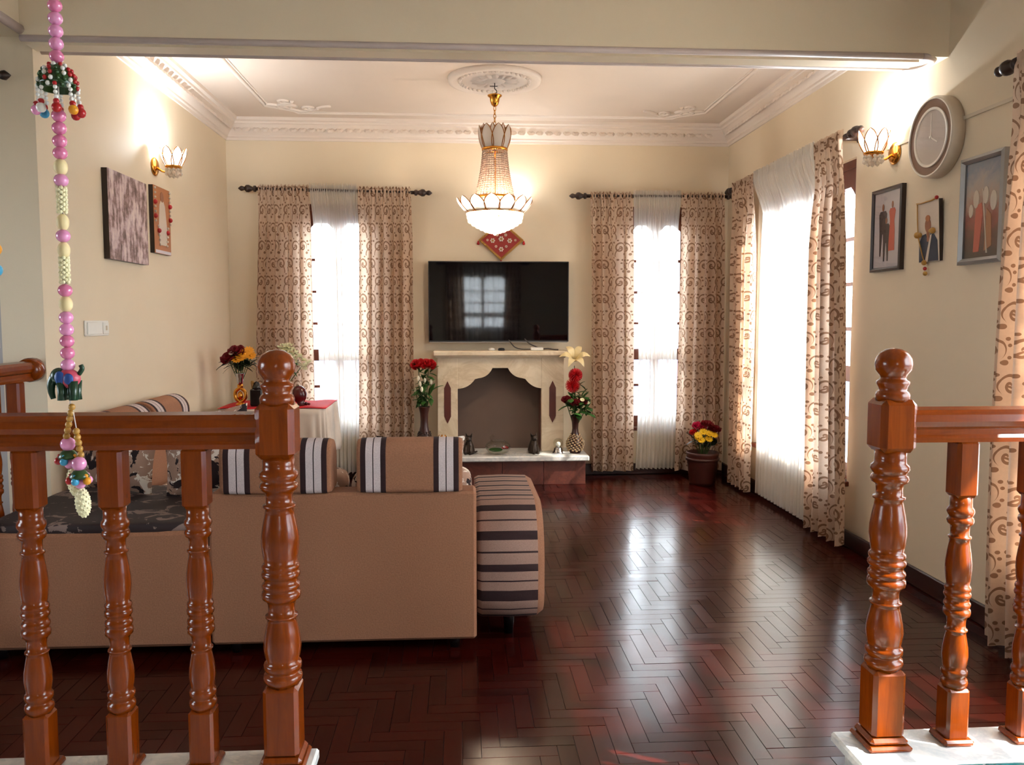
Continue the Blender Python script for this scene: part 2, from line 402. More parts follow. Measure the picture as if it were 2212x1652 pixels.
mb = MB(); holed(XL - TH, XR + TH, -0.1, 3.3, WIN_B, lambda a, b, c, d: mb.box((a, YB, c), (b, YB + TH, d))); struct(mb.build('wall_back', 'wall_paint'))
mb = MB(); holed(YR - TH, YB, -0.1, 3.3, WIN_R, lambda a, b, c, d: mb.box((XR, a, c), (XR + TH, b, d))); struct(mb.build('wall_right', 'wall_paint'))
mb = MB(); holed(XF - TH, XR, -0.1, 3.3, WIN_E, lambda a, b, c, d: mb.box((a, YR - TH, c), (b, YR, d))); struct(mb.build('wall_rear', 'wall_paint'))
struct(MB().box((XL - TH, YW, -0.1), (XL, YB, 3.3)).build('wall_left', 'wall_paint'))
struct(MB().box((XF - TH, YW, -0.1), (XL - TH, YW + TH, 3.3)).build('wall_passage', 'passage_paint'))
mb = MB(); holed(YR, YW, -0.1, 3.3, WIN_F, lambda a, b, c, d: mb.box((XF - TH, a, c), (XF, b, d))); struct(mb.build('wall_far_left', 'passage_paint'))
struct(MB().box((XF - TH, YR - TH, ZC), (XR + TH, YB + TH, 3.35)).build('ceiling', 'ceiling_paint'))
# beams: header across the opening, side beam above the left railing
bm_ = struct(MB().box((XL, 4.0, 2.68), (XR, 4.2, ZC)).box((XL, 4.05, 2.668), (XR - 0.12, 4.15, 2.681)).build('trim_1', 'wall_paint'))
bm_['label'] = 'plastered header beam across the opening'
mb = MB()
for yy in (4.005, 4.195): mb.tube([(XL, yy, 2.682), (XR - 0.13, yy, 2.682)], 0.015, 12)
mb.tube([(XR - 0.13 + 0.095 * math.sin(t), 4.1 - 0.095 * math.cos(t), 2.682) for t in [PI * k / 12 for k in range(13)]], 0.015, 12)
mb.build('edge_moulding', 'beam_trim', bm_)
sb = struct(MB().box((XL - 0.36, YR, 2.72), (XL, YW, ZC)).build('trim_2', 'wall_paint'))
MB().tube([(XL, YR, 2.72), (XL, YW, 2.72)], 0.022, 10).build('edge_moulding', 'beam_trim', sb)
# raised floor behind and beside the railings, with the step down in the opening
OX0, OX1 = -0.385, 1.03
mb = MB().box((XF, YR, -0.1), (XR, 1.72, ZR - 0.03)).box((XF, 1.72, -0.1), (OX0 - 0.03, 2.14, ZR - 0.03)).box((OX1 + 0.03, 1.72, -0.1), (XR, 2.14, ZR - 0.03)).box((XF, 2.14, -0.1), (XL - 0.05, YW, ZR - 0.03)).box((OX0 - 0.03, 1.72, -0.1), (OX1 + 0.03, 2.0, 0.10))
fr = struct(mb.build('floor_raised', 'marble_white'))
for lo, hi in (((XL - 0.05, 1.86, ZR - 0.03), (OX0, 2.17, ZR)), ((OX1, 1.99, ZR - 0.03), (XR, 2.17, ZR)), ((XL - 0.24, 2.17, ZR - 0.03), (XL - 0.03, YW, ZR + 0.035)), ((OX0 - 0.03, 1.72, 0.10), (OX1 + 0.03, 2.03, 0.13))):
    MB().bbox(lo, hi, 0.006).build('marble_nosing', 'marble_white', fr)
TS = 0.33
for i in range(5):
    for j in range(4):
        x = 1.02 + i * (TS + 0.004); y = 1.985 - (j + 1) * (TS + 0.004)
        if x + TS < XR + 0.05: MB().bbox((x, y, ZR - 0.03), (min(x + TS, XR), y + TS, ZR - 0.001), 0.003).build('tile', 'tile_teal', fr)
# ---- parquet living-room floor: herringbone of wooden blocks laid along the walls
fl = struct(MB().box((XL - 0.05, 2.1, -0.12), (XR, YB, -0.0045)).build('floor', 'floor_joint'))
PW, PN = 0.062, 4
blocks = []
for i in range(-45, 60):
    for j in range(30, 125):
        k = (i - j) % (2 * PN); x, y = i * PW, j * PW
        if k == 0: blocks.append((x, y, PN * PW, PW))
        elif k == 2 * PN - 1: blocks.append((x, y, PW, PN * PW))
cl = []
for x, y, dx, dy in blocks:
    x0, x1, y0, y1 = max(x, XL), min(x + dx, XR), max(y, 2.14), min(y + dy, YB)
    if x1 - x0 > 0.01 and y1 - y0 > 0.01: cl.append((x0, x1, y0, y1))
def seen(b):
    x, y = (b[0] + b[1]) / 2, (b[2] + b[3]) / 2
    px = 995 + 1780 * x / y
    return y > 2.55 and 560 < px < 2000 and not (x < 0.05 and y > 3.3)
cl.sort(key=lambda b: (0 if seen(b) else 1, b[2]))
shared = {}
rg = random.Random(3)
stuff = MB()
for q, (x0, x1, y0, y1) in enumerate(cl):
    g = 0.0011; sx, sy = round(x1 - x0, 3), round(y1 - y0, 3)
    M = T(((x0 + x1) / 2, (y0 + y1) / 2, rg.uniform(-0.0006, 0.0003))) @ Matrix.Rotation(rg.gauss(0, 0.0016), 4, 'X') @ Matrix.Rotation(rg.gauss(0, 0.0016), 4, 'Y')
    lo, hi = (-sx / 2 + g, -sy / 2 + g, -0.010), (sx / 2 - g, sy / 2 - g, 0.0)
    if q < 300:
        if (sx, sy) not in shared: shared[(sx, sy)] = MB().box(lo, hi).mesh('parquet_block', 'parquet')
        o = bpy.data.objects.new('parquet_block', shared[(sx, sy)]); COL.objects.link(o); o.parent = fl; o.matrix_local = M
    else: stuff.box(lo, hi, M)
so = stuff.build('parquet_blocks', 'parquet', fl); so['kind'] = 'stuff'
# baseboards
def baseboard(name, poly_lo, poly_hi, axis):
    (a0, b0), (a1, b1) = poly_lo, poly_hi
    o = struct(MB().bbox((a0, b0, 0.0), (a1, b1, 0.10), 0.006).build(name, 'baseboard_paint'))
baseboard('baseboard_back', (XL, YB - 0.018), (XR, YB), 'x'); baseboard('baseboard_right', (XR - 0.018, 2.18), (XR, YB - 0.018), 'y'); baseboard('baseboard_left', (XL, YW), (XL + 0.018, YB - 0.018), 'y')
# ---- cornice: moulded profile with a band of leaves
prof = [(0, 0), (0.012, 0), (0.016, 0.02), (0.028, 0.026), (0.030, 0.04), (0.045, 0.055), (0.095, 0.118), (0.105, 0.122), (0.108, 0.138), (0.13, 0.146), (0.135, 0.17), (0, 0.17)]
ZK = ZC - 0.17
def cornice(name, wall):
    mb = MB(); lf = MB()
    leafp = [(-0.028, -0.032), (0, -0.042), (0.028, -0.032), (0.034, 0.0), (0.02, 0.03), (0, 0.044), (-0.02, 0.03), (-0.034, 0.0)]
    def leaf(M):
        vs = [(a, 0.0, b) for a, b in leafp] + [(a * 0.5, -0.010, b * 0.55) for a, b in leafp] + [(0, -0.006, 0)]
        fs = [(i, (i + 1) % 8, 8 + (i + 1) % 8, 8 + i) for i in range(8)] + [(8 + i, 8 + (i + 1) % 8, 16) for i in range(8)]
        lf.add(vs, fs, M, 0, False)
    n = len(prof)
    if wall == 'back':
        vs = [(x, YB - a, ZK + b) for x in (XL, XR) for a, b in prof]
    elif wall == 'left': vs = [(XL + a, y, ZK + b) for y in (4.2, YB) for a, b in prof]
    else: vs = [(XR - a, y, ZK + b) for y in (4.2, YB) for a, b in prof]
    mb.add(vs, [(i, (i + 1) % n, n + (i + 1) % n, n + i) for i in range(n)] + [tuple(range(n)), tuple(range(n, 2 * n))])
    L = (XR - XL - 0.2) if wall == 'back' else (YB - 4.3)
    for k in range(int(L / 0.078)):
        t = 0.12 + k * 0.078
        tilt = RX(R(38)) @ Matrix.Scale(0.85 + 0.15 * (k % 2), 4)
        if wall == 'back': leaf(T((XL + t, YB - 0.071, ZK + 0.087)) @ RX(R(-38)) @ RY(R(18 if k % 2 else -18)))
        elif wall == 'left': leaf(T((XL + 0.071, 4.25 + t - 0.1, ZK + 0.087)) @ RZ(R(90)) @ RX(R(-38)) @ RY(R(18 if k % 2 else -18)))
        else: leaf(T((XR - 0.071, 4.25 + t - 0.1, ZK + 0.087)) @ RZ(R(-90)) @ RX(R(-38)) @ RY(R(18 if k % 2 else -18)))
    o = struct(mb.build(name, 'plaster')); l = lf.build('leaf_relief', 'plaster', o); l['kind'] = 'stuff'
cornice('trim_3', 'back'); cornice('trim_4', 'left'); cornice('trim_5', 'right')
# ---- ceiling panel moulding with notched corners and scrolls
ct = MB(); FX0, FX1, FY0, FY1 = -1.545, 2.02, 4.75, 7.03
nt = 0.22
path = [(FX0 + nt, FY1), (FX1 - nt, FY1), (FX1 - nt * 0.9, FY1 - 0.07), (FX1, FY1 - nt), (FX1, FY0 + nt), (FX1 - nt, FY0), (FX0 + nt, FY0), (FX0, FY0 + nt), (FX0, FY1 - nt), (FX0 + nt * 0.9, FY1 - 0.07)]
ct.tube([(x, y, ZC) for x, y in path], 0.016, 8, closed=True); ct.tube([(x * 0.985 + 0.004, (y - 5.9) * 0.98 + 5.9, ZC) for x, y in path], 0.008, 6, closed=True)
tr_ = struct(ct.build('trim_6', 'plaster'))
for sx, cx in ((1, FX0), (-1, FX1)):
    for sy, cyy in ((-1, FY1), (1, FY0)):
        mb = MB()
        for k, (ox, oy, rr, tw) in enumerate(((0.16, 0.20, 0.085, 1), (0.34, 0.17, 0.07, -1), (0.18, 0.36, 0.06, -1))):
            pts = []
            for q in range(22):
                t = q / 21; a = tw * (t * 3.3 * PI); r_ = rr * (1 - 0.85 * t)
                pts.append((cx + sx * (ox + r_ * math.cos(a)), cyy + sy * (oy + r_ * math.sin(a)), ZC - 0.002))
            mb.tube(pts, [0.016 - 0.008 * (q / 21) for q in range(22)], 6)
        mb.tube([(cx + sx * (0.02 + 0.5 * t), cyy + sy * (0.27 - 0.17 * math.sin(t * PI * 0.9) + 0.05 * math.sin(t * 9)), ZC - 0.002) for t in [q / 16 for q in range(17)]], 0.014, 6)
        mb.build('corner_scroll', 'plaster', tr_)
# ---- ceiling rose
rose = thing('ceiling_rose', 'round white plaster ceiling rose with leaf relief above the chandelier', 'ceiling rose', (0.25, 5.98, ZC))
MB().lathe([(0.0, -0.03), (0.05, -0.032), (0.07, -0.02), (0.16, -0.016), (0.2, -0.026), (0.225, -0.016), (0.27, -0.02), (0.30, -0.036), (0.325, -0.03), (0.335, 0.0)], 48).build('disc', 'plaster', rose)
for k in range(16):
    a = 2 * PI * k / 16
    MB().grid(lambda u, v: ((0.07 + 0.11 * v), (u - 0.5) * 0.052 * math.sin(PI * min(1, 0.15 + v * 0.85)) , -0.018 - 0.016 * math.sin(PI * u) * math.sin(PI * v)), 4, 5, M=RZ(a)).build('petal', 'plaster', rose)
mb = MB()
for k in range(40):
    a = 2 * PI * k / 40; mb.sphere((0.248 * math.cos(a), 0.248 * math.sin(a), -0.02), 0.014, 6, 4)
mb.build('bead_ring', 'plaster', rose)
# ---- outside
struct(MB().box((-30, -30, -0.45), (40, 40, -0.35)).build('ground', 'ground'))
struct(MB().box((-9, 10.6, -0.35), (9, 10.8, 1.25)).box((8.2, -9, -0.35), (8.4, 10.6, 0.9)).build('wall_boundary', 'exterior_wall'))
# ---- windows: timber frame, two casements with chamfered heads, glazing bars, panes
def window(idx, wall, a0, a1, z0, z1, ncas=2, bars=5):
    """local frame: x along the wall, y out of the room, z up"""
    W = a1 - a0; H = z1 - z0
    if wall == 'back': M = T((a0, YB, z0))
    elif wall == 'right': M = T((XR, a1, z0)) @ RZ(R(-90))
    elif wall == 'left': M = T((XF, a0, z0)) @ RZ(R(90))
    else: M = T((a1, YR, z0)) @ RZ(R(180))
    y0, y1 = 0.03, 0.10
    fr = MB().box((0, y0, 0), (0.05, y1, H), M).box((W - 0.05, y0, 0), (W, y1, H), M).box((0.05, y0, 0), (W - 0.05, y1, 0.05), M).box((0.05, y0, H - 0.05), (W - 0.05, y1, H), M)
    root = struct(fr.build('window_%d' % idx, 'window_wood'))
    cw = (W - 0.1) / ncas
    for c in range(ncas):
        x0, x1 = 0.05 + c * cw, 0.05 + (c + 1) * cw; s = 0.035
        f = MB().box((x0, y0 + .01, 0.05), (x0 + s, y1 - .01, H - 0.05), M).box((x1 - s, y0 + .01, 0.05), (x1, y1 - .01, H - 0.05), M).box((x0 + s, y0 + .01, 0.05), (x1 - s, y1 - .01, 0.10), M)
        zt = H - 0.05; k = min(0.055, cw * 0.25)
        f.prism([(x0 + s, zt), (x0 + s, zt - 0.11 - k), (x0 + s + k, zt - 0.11), (x1 - s - k, zt - 0.11), (x1 - s, zt - 0.11 - k), (x1 - s, zt)], y0 + .01, y1 - .01, 'y', M)
        co = f.build('casement', 'window_wood', root)
        MB().box((x0 + s * .5, 0.058, 0.08), (x1 - s * .5, 0.064, H - 0.1), M).build('pane', 'window_glass', co)
        for b in range(bars):
            z = 0.10 + (H - 0.3) * (b + 1) / (bars + 1)
            t = 0.05 if b == bars // 2 - 1 else 0.012
            MB().box((x0 + s, 0.045, z - t), (x1 - s, 0.078, z + t), M).build('glazing_bar', 'window_wood', co)
        MB().box(((x0 + x1) / 2 - 0.006, 0.045, 0.1), ((x0 + x1) / 2 + 0.006, 0.078, H - 0.16), M).build('glazing_bar', 'window_wood', co)
    MB().bbox((-0.03, -0.03, -0.03), (W + 0.03, 0.03, 0.0), 0.005, M).build('window_sill', 'window_wood', root)
for i, h in enumerate(WIN_B): window(i + 1, 'back', *h); portal(((h[0] + h[1]) / 2, YB + 0.15, (h[2] + h[3]) / 2), (R(-90), 0, 0), h[1] - h[0], h[3] - h[2])
for i, h in enumerate(WIN_R): window(i + 3, 'right', *h, ncas=3); portal((XR + 0.15, (h[0] + h[1]) / 2, (h[2] + h[3]) / 2), (0, R(90), 0), h[3] - h[2], h[1] - h[0])
for i, h in enumerate(WIN_E): window(i + 5, 'rear', *h, bars=3); portal(((h[0] + h[1]) / 2, YR - 0.15, (h[2] + h[3]) / 2), (R(90), 0, 0), h[1] - h[0], h[3] - h[2])
for i, h in enumerate(WIN_F): window(i + 6, 'left', *h, ncas=3, bars=3); portal((XF - 0.15, (h[0] + h[1]) / 2, (h[2] + h[3]) / 2), (0, R(-90), 0), h[3] - h[2], h[1] - h[0])
# ================================================================ curtains and rods
def finial(mb, p, d):
    """turned finial at p pointing along d"""
    q = Vector((0, 0, 1)).rotation_difference(Vector(d)).to_matrix().to_4x4()
    mb.lathe([(0.016, 0), (0.026, 0.006), (0.026, 0.022), (0.015, 0.03), (0.022, 0.045), (0.032, 0.065), (0.030, 0.085), (0.014, 0.10), (0.020, 0.115), (0.022, 0.128), (0.010, 0.145), (0.0001, 0.155)], 14, T(p) @ q)
def rod(label, a, b, n, ends=(1, 1), wall_d=0.14):
    """a,b end points; n = direction to the wall"""
    a, b = Vector(a), Vector(b); d = (b - a).normalized(); t = thing('curtain_rod', label, 'curtain rod', a)
    MB().tube([(0, 0, 0), b - a], 0.015, 12).build('pole', 'rod_wood', t)
    if ends[0]: m_ = MB(); finial(m_, (0, 0, 0), -d); m_.build('finial', 'rod_wood', t)
    if ends[1]: m_ = MB(); finial(m_, b - a, d); m_.build('finial', 'rod_wood', t)
    for f in (0.06, 0.94):
        p = (b - a) * f; nn = Vector(n)
        MB().tube([p + Vector((0, 0, -0.0)), p + nn * wall_d], 0.011, 8).lathe([(0.022, 0), (0.022, 0.01)], 12, T(p + nn * (wall_d - 0.01)) @ Vector((0, 0, 1)).rotation_difference(nn).to_matrix().to_4x4()).build('bracket', 'rod_wood', t)
    return t
def curtain(name, label, cat, p0, d, n, top, bot, z0, z1, folds, amp, seed, mat, head=0.035, full=1.7, group=None, mid=None, nu=None, lift=0.021):
    """p0 point on the wall line, d direction along the rod, n direction into the room; top/bot = (s0,s1) extents at rod and hem"""
    rg = random.Random(seed); d = Vector(d); n = Vector(n); p0 = Vector(p0)
    nu = nu or folds * 14; nv = 46
    ph = [rg.uniform(0, 6.28) for _ in range(8)]; wid = [rg.uniform(0.75, 1.3) for _ in range(folds)]
    cs = [0]
    for q in wid: cs.append(cs[-1] + q)
    cs = [q / cs[-1] for q in cs]
    def phase(u):
        for i in range(folds):
            if u <= cs[i + 1] + 1e-9: return 2 * PI * (i + (u - cs[i]) / (cs[i + 1] - cs[i]))
        return 2 * PI * folds
    mb = MB(); uv = []
    W = max(top[1] - top[0], bot[1] - bot[0]) * full; H = z1 - z0
    for j in range(nv + 1):
        v = j / nv
        if j < 4: z = z1 + head - (head + 0.03) * (j / 4)
        else: z = (z1 - 0.03) - (H - 0.03) * ((j - 4) / (nv - 4))
        h = (z1 - z) / H
        hh = max(0.0, min(1.0, h)); e = hh ** 0.8
        if mid and hh < 1:
            t = hh
            s0 = (1 - t) ** 2 * top[0] + 2 * t * (1 - t) * mid[0] + t * t * bot[0]; s1 = (1 - t) ** 2 * top[1] + 2 * t * (1 - t) * mid[1] + t * t * bot[1]
        else: s0 = top[0] + (bot[0] - top[0]) * e; s1 = top[1] + (bot[1] - top[1]) * e
        g = max(0.0, 1 - h / 0.16)      # gathered heading
        row = []
        for i in range(nu + 1):
            u = i / nu; f = phase(u)
            low = math.sin(f + 0.5 * math.sin(2.2 * h + ph[0])) + 0.28 * math.sin(2 * f + ph[1] + 1.5 * h) + 0.2 * math.sin(0.5 * f + ph[2] + h)
            hi = math.sin(f * 3 + ph[3]) + 0.6 * math.sin(f * 5 + ph[4])
            off = amp * (0.35 + 0.65 * min(1, h / 0.25 if h > 0 else 0)) * low * (1 - 0.6 * g) + 0.010 * g * hi
            if h < -0.001: off = 0.012 * hi + 0.004 * math.sin(f * 9 + ph[5])
            off += lift * max(0.0, min(1.0, 1 - (h - 0.02) / 0.08)) + (0.0 if h > -0.001 else -0.004)
            s = s0 + (s1 - s0) * u + 0.35 * amp * math.cos(f) * (1 - g)
            dz = (0.012 * math.sin(f * 3 + ph[6]) * (1 if j == 0 else 0)) + (0.006 * math.sin(f + ph[7]) if j == nv else 0)
            p = p0 + d * s + n * off; mb.v.append((p.x, p.y, z + dz)); uv.append((u * W, z)); row.append((s, off))
    w_ = nu + 1
    acc = [0.0]      # cloth length along the hem, so that the print keeps its proportions on the folds
    for i in range(nu): acc.append(acc[-1] + math.hypot(row[i + 1][0] - row[i][0], row[i + 1][1] - row[i][1]))
    uv = [(acc[q % w_] + seed * 0.37, uv[q][1]) for q in range(len(uv))]
    for j in range(nv):
        for i in range(nu): mb.f.append((j * w_ + i, j * w_ + i + 1, (j + 1) * w_ + i + 1, (j + 1) * w_ + i)); mb.mi.append(0); mb.sm.append(True)
    mb.uv = uv
    return tag(mb.build(name, mat), label, cat, group)
YC = 7.21
rod('dark turned wooden rod above the window left of the television', (-1.72, YC, 2.505), (-0.39, YC, 2.485), (0, 1, 0), wall_d=YB - YC)
rod('dark turned wooden rod above the window right of the television', (1.10, YC, 2.47), (2.34, YC, 2.475), (0, 1, 0), wall_d=YB - YC, ends=(1, 1))
XC = 2.27
rod('dark wooden rod above the bright window of the right wall', (XC, 6.86, 2.475), (XC, 4.76, 2.475), (1, 0, 0), wall_d=XR - XC)
rod('dark wooden rod at the right edge with its finial toward the clock', (XC, 0.4, 2.44), (XC, 3.30, 2.44), (1, 0, 0), wall_d=XR - XC)
rod('dark rod end on the grey-lit wall at the far left edge', (-2.75, YW - 0.14, 2.505), (-2.185, YW - 0.14, 2.505), (0, 1, 0), ends=(0, 1))
B = dict(p0=(0, YC, 0), d=(1, 0, 0), n=(0, -1, 0))
G = 'patterned curtain panels'
curtain('patterned_curtain', 'scroll-patterned curtain behind the flowers on the red-topped table', 'curtain', top=(-1.70, -1.28), bot=(-1.80, -1.27), z0=0.10, z1=2.50, folds=5, amp=0.034, seed=1, mat='curtain_cloth', group=G, **B)
curtain('patterned_curtain', 'scroll-patterned curtain just left of the television', 'curtain', top=(-0.87, -0.42), bot=(-0.90, -0.42), z0=0.05, z1=2.49, folds=5, amp=0.034, seed=2, mat='curtain_cloth', group=G, **B)
curtain('patterned_curtain', 'scroll-patterned curtain just right of the television behind the red flowers', 'curtain', top=(1.13, 1.50), bot=(1.15, 1.53), z0=0.05, z1=2.465, folds=4, amp=0.034, seed=3, mat='curtain_cloth', group=G, **B)
curtain('patterned_curtain', 'scroll-patterned curtain in the back right corner behind the flower pot', 'curtain', top=(1.93, 2.31), bot=(1.90, 2.33), z0=0.05, z1=2.47, folds=4, amp=0.034, seed=4, mat='curtain_cloth', group=G, **B)
S = dict(p0=(0, YC + 0.055, 0), d=(1, 0, 0), n=(0, -1, 0))
curtain('sheer_curtain', 'white sheer curtain over the window left of the television', 'curtain', top=(-1.275, -0.875), bot=(-1.22, -0.90), z0=0.05, z1=2.50, folds=9, amp=0.014, seed=5, mat='sheer_cloth', lift=0.074, group='sheer curtains', head=0.045, **S)
curtain('sheer_curtain', 'white sheer curtain over the window right of the television', 'curtain', top=(1.505, 1.925), bot=(1.56, 1.93), mid=(1.62, 1.93), z0=0.06, z1=2.47, folds=10, amp=0.014, seed=6, mat='sheer_cloth', lift=0.074, group='sheer curtains', head=0.045, **S)
Q = dict(p0=(XC, 0, 0), d=(0, 1, 0), n=(-1, 0, 0))
curtain('patterned_curtain', 'narrow scroll-patterned curtain at the far end of the right wall window', 'curtain', top=(6.30, 6.78), bot=(6.30, 6.80), z0=0.04, z1=2.475, folds=5, amp=0.034, seed=7, mat='curtain_cloth', group=G, **Q)
curtain('patterned_curtain', 'wide scroll-patterned curtain beside the framed photo of three people', 'curtain', top=(4.82, 5.20), bot=(4.70, 5.26), z0=0.04, z1=2.475, folds=5, amp=0.040, seed=8, mat='curtain_cloth', group=G, **Q)
curtain('sheer_curtain', 'brightly lit white sheer curtain on the right wall window', 'curtain', p0=(XC + 0.055, 0, 0), d=(0, 1, 0), n=(-1, 0, 0), top=(5.21, 6.29), bot=(5.27, 6.29), z0=0.04, z1=2.475, folds=17, amp=0.018, seed=9, mat='sheer_cloth', lift=0.074, group='sheer curtains', head=0.045)
curtain('patterned_curtain', 'scroll-patterned curtain at the right edge beside the painting', 'curtain', top=(2.90, 3.29), bot=(2.82, 3.36), mid=(2.86, 3.44), z0=0.02, z1=2.44, folds=5, amp=0.042, seed=10, mat='curtain_cloth', group=G, **Q)
curtain('sheer_curtain', 'sheer curtain of the near right window, past the right picture edge', 'curtain', p0=(XC + 0.055, 0, 0), d=(0, 1, 0), n=(-1, 0, 0), top=(1.72, 2.89), bot=(1.72, 2.89), z0=0.04, z1=2.44, folds=16, amp=0.016, seed=11, mat='sheer_cloth', lift=0.074, group='sheer curtains', head=0.045)
# rear window, seen only as a reflection in the television
rod('dark rod over the rear window mirrored in the television', (-0.35, YR + 0.12, 2.56), (1.3, YR + 0.12, 2.56), (0, -1, 0), wall_d=0.12)
E_ = dict(p0=(0, YR + 0.12, 0), d=(1, 0, 0), n=(0, 1, 0))
curtain('patterned_curtain', 'patterned curtain of the rear window, seen on the right of its reflection', 'curtain', top=(-0.3, 0.05), bot=(-0.3, 0.12), z0=0.3, z1=2.56, folds=4, amp=0.03, seed=12, mat='curtain_cloth', group=G, **E_)
curtain('patterned_curtain', 'patterned curtain of the rear window, seen on the left of its reflection', 'curtain', top=(0.95, 1.25), bot=(0.85, 1.25), z0=0.3, z1=2.56, folds=4, amp=0.03, seed=13, mat='curtain_cloth', group=G, **E_)
curtain('sheer_curtain', 'sheer curtain of the rear window mirrored in the television', 'curtain', p0=(0, YR + 0.06, 0), d=(1, 0, 0), n=(0, 1, 0), top=(0.06, 0.94), bot=(0.05, 0.95), z0=0.3, z1=2.56, folds=9, amp=0.014, seed=14, mat='sheer_cloth', lift=0.074, group='sheer curtains')
# ================================================================ railings
def turned(s, zs):
    """lathe profile between two blocks; s = radius scale, zs=(bottom,top)"""
    z0, z1 = zs; H = z1 - z0
    P = [(0.0, .84), (.015, .92), (.02, 1.0), (.035, 1.05), (.05, 1.0), (.055, .86), (.065, .84), (.075, 1.0), (.09, 1.02), (.1, .98), (.105, .84),
         (.13, .93), (.17, 1.0), (.21, .96), (.25, .86), (.285, .76), (.30, .74), (.302, .86), (.31, .86), (.312, .72), (.34, .70), (.36, .72), (.375, .82),
         (.385, 1.0), (.40, 1.04), (.415, 1.0), (.42, .86), (.43, .98), (.44, 1.02), (.45, .98), (.455, .88), (.475, .90), (.48, 1.0), (.49, 1.03), (.50, 1.0), (.505, .9), (.515, .98), (.525, 1.0), (.535, .94),
         (.54, .84), (.57, .93), (.62, 1.0), (.66, .98), (.71, .88), (.75, .78), (.775, .74), (.78, .86), (.79, .86), (.793, .72), (.82, .70), (.845, .74), (.855, .95), (.87, 1.02), (.885, .96), (.89, .84), (.90, .95), (.915, 1.04), (.93, 1.0), (.94, .86), (.96, .84), (1.0, .84)]
    return [(r * s, z0 + H * t) for t, r in P]
def oct_block(mb, h, z0, z1, c):
    """square block, corners cut at top and bottom so that it runs into the turning"""
    e = 0.018
    mb.bbox((-h, -h, z0), (h, h, z1), c)
def baluster(parent, loc, zb, zt):
    o = MB(); h = 0.031
    o.bbox((-0.042, -0.042, zb), (0.042, 0.042, zb + 0.018), 0.006); o.bbox((-h, -h, zb + 0.012), (h, h, zb + 0.155), 0.007); oct_block(o, h, zt - 0.155, zt, 0.009)
    o.lathe(turned(0.033, (zb + 0.150, zt - 0.15)), 24)
    return o
def newel(zb, zt):
    """total height to the finial top zt"""
    o = MB(); h = 0.0445
    o.bbox((-0.060, -0.060, zb), (0.060, 0.060, zb + 0.016), 0.006); o.bbox((-0.052, -0.052, zb + 0.014), (0.052, 0.052, zb + 0.034), 0.008); o.bbox((-h, -h, zb + 0.03), (h, h, zb + 0.215), 0.010)
    t = zt - 0.275
    oct_block(o, h + 0.004, t, t + 0.140, 0.014)
    o.lathe(turned(0.0475, (zb + 0.21, t + 0.005)), 32)
    f = MB(); z = t + 0.138
    f.lathe([(0.042, z - 0.004), (0.043, z + 0.012), (0.040, z + 0.020), (0.034, z + 0.024), (0.037, z + 0.034), (0.041, z + 0.042), (0.041, z + 0.048), (0.034, z + 0.053), (0.031, z + 0.058), (0.036, z + 0.066), (0.0445, z + 0.078), (0.047, z + 0.092), (0.0445, z + 0.108), (0.036, z + 0.122), (0.020, z + 0.132), (0.0001, z + 0.136)], 32)
    return o, f
RP = [(-0.028, 0), (0.028, 0), (0.030, 0.012), (0.024, 0.020), (0.024, 0.034), (0.034, 0.042), (0.040, 0.056), (0.038, 0.074), (0.026, 0.086), (0, 0.092), (-0.026, 0.086), (-0.038, 0.074), (-0.040, 0.056), (-0.034, 0.042), (-0.024, 0.034), (-0.024, 0.020), (-0.030, 0.012)]
ZT = 1.078
bal_me = baluster(None, None, 0, ZT - ZR + 0.004).mesh('baluster', 'rail_wood')
nb_, nf_ = newel(0, 1.327 - ZR)
new_me = nb_.mesh('newel_post', 'rail_wood'); fin_me = nf_.mesh('finial', 'rail_wood')
def railing(label, group, a, b, newels, bals, axis, lift=0.0):
    root = thing('wooden_railing', label, 'railing', (a[0], a[1], ZR + lift))
    def put(nm, me, p, par=None):
        o = bpy.data.objects.new(nm, me); COL.objects.link(o); o.parent = par or root
        if par is None: o.location = (p[0] - a[0], p[1] - a[1], 0)
        return o
    for p in newels: k = put('newel_post', new_me, p); put('finial', fin_me, p, k)
    for p in bals: put('baluster', bal_me, p)
    mb = MB(); L = (b[0] - a[0]) if axis == 'x' else (b[1] - a[1]); n = len(RP)
    if axis == 'x': mb.prism(RP, 0, L, 'x', T((0, 0, ZT - ZR)))
    else: mb.prism(RP, 0, L, 'y', T((0, 0, ZT - ZR)))
    mb.build('handrail', 'rail_wood_x' if axis == 'x' else 'rail_wood_y', root)
    return root
YN = 2.10
railing('turned wooden railing at the left, behind the hanging beads', 'railings', (-1.98, YN), (-0.50, YN), [(-0.462, YN)], [(-0.462 - 0.204 * k, YN) for k in range(1, 8)], 'x')
railing('turned wooden railing at the right edge on white marble', 'railings', (1.175, YN), (2.16, YN), [(1.138, YN), (2.18, YN)], [(1.138 + 0.2 * k, YN) for k in range(1, 5)], 'x')
rl = railing('turned wooden side railing ending against the grey-lit wall corner', 'railings', (-2.04, 2.16), (-2.04, 4.05), [], [(-2.04, 2.3 + 0.2 * k) for k in range(9)], 'y', lift=0.035)
MB().lathe([(0.0001, -0.05), (0.05, -0.05), (0.058, -0.02), (0.058, 0.02), (0.05, 0.035), (0.0001, 0.04)], 20, T((0, 1.89, ZT - ZR + 0.048)) @ RX(R(-90))).build('end_cap', 'rail_wood', rl)
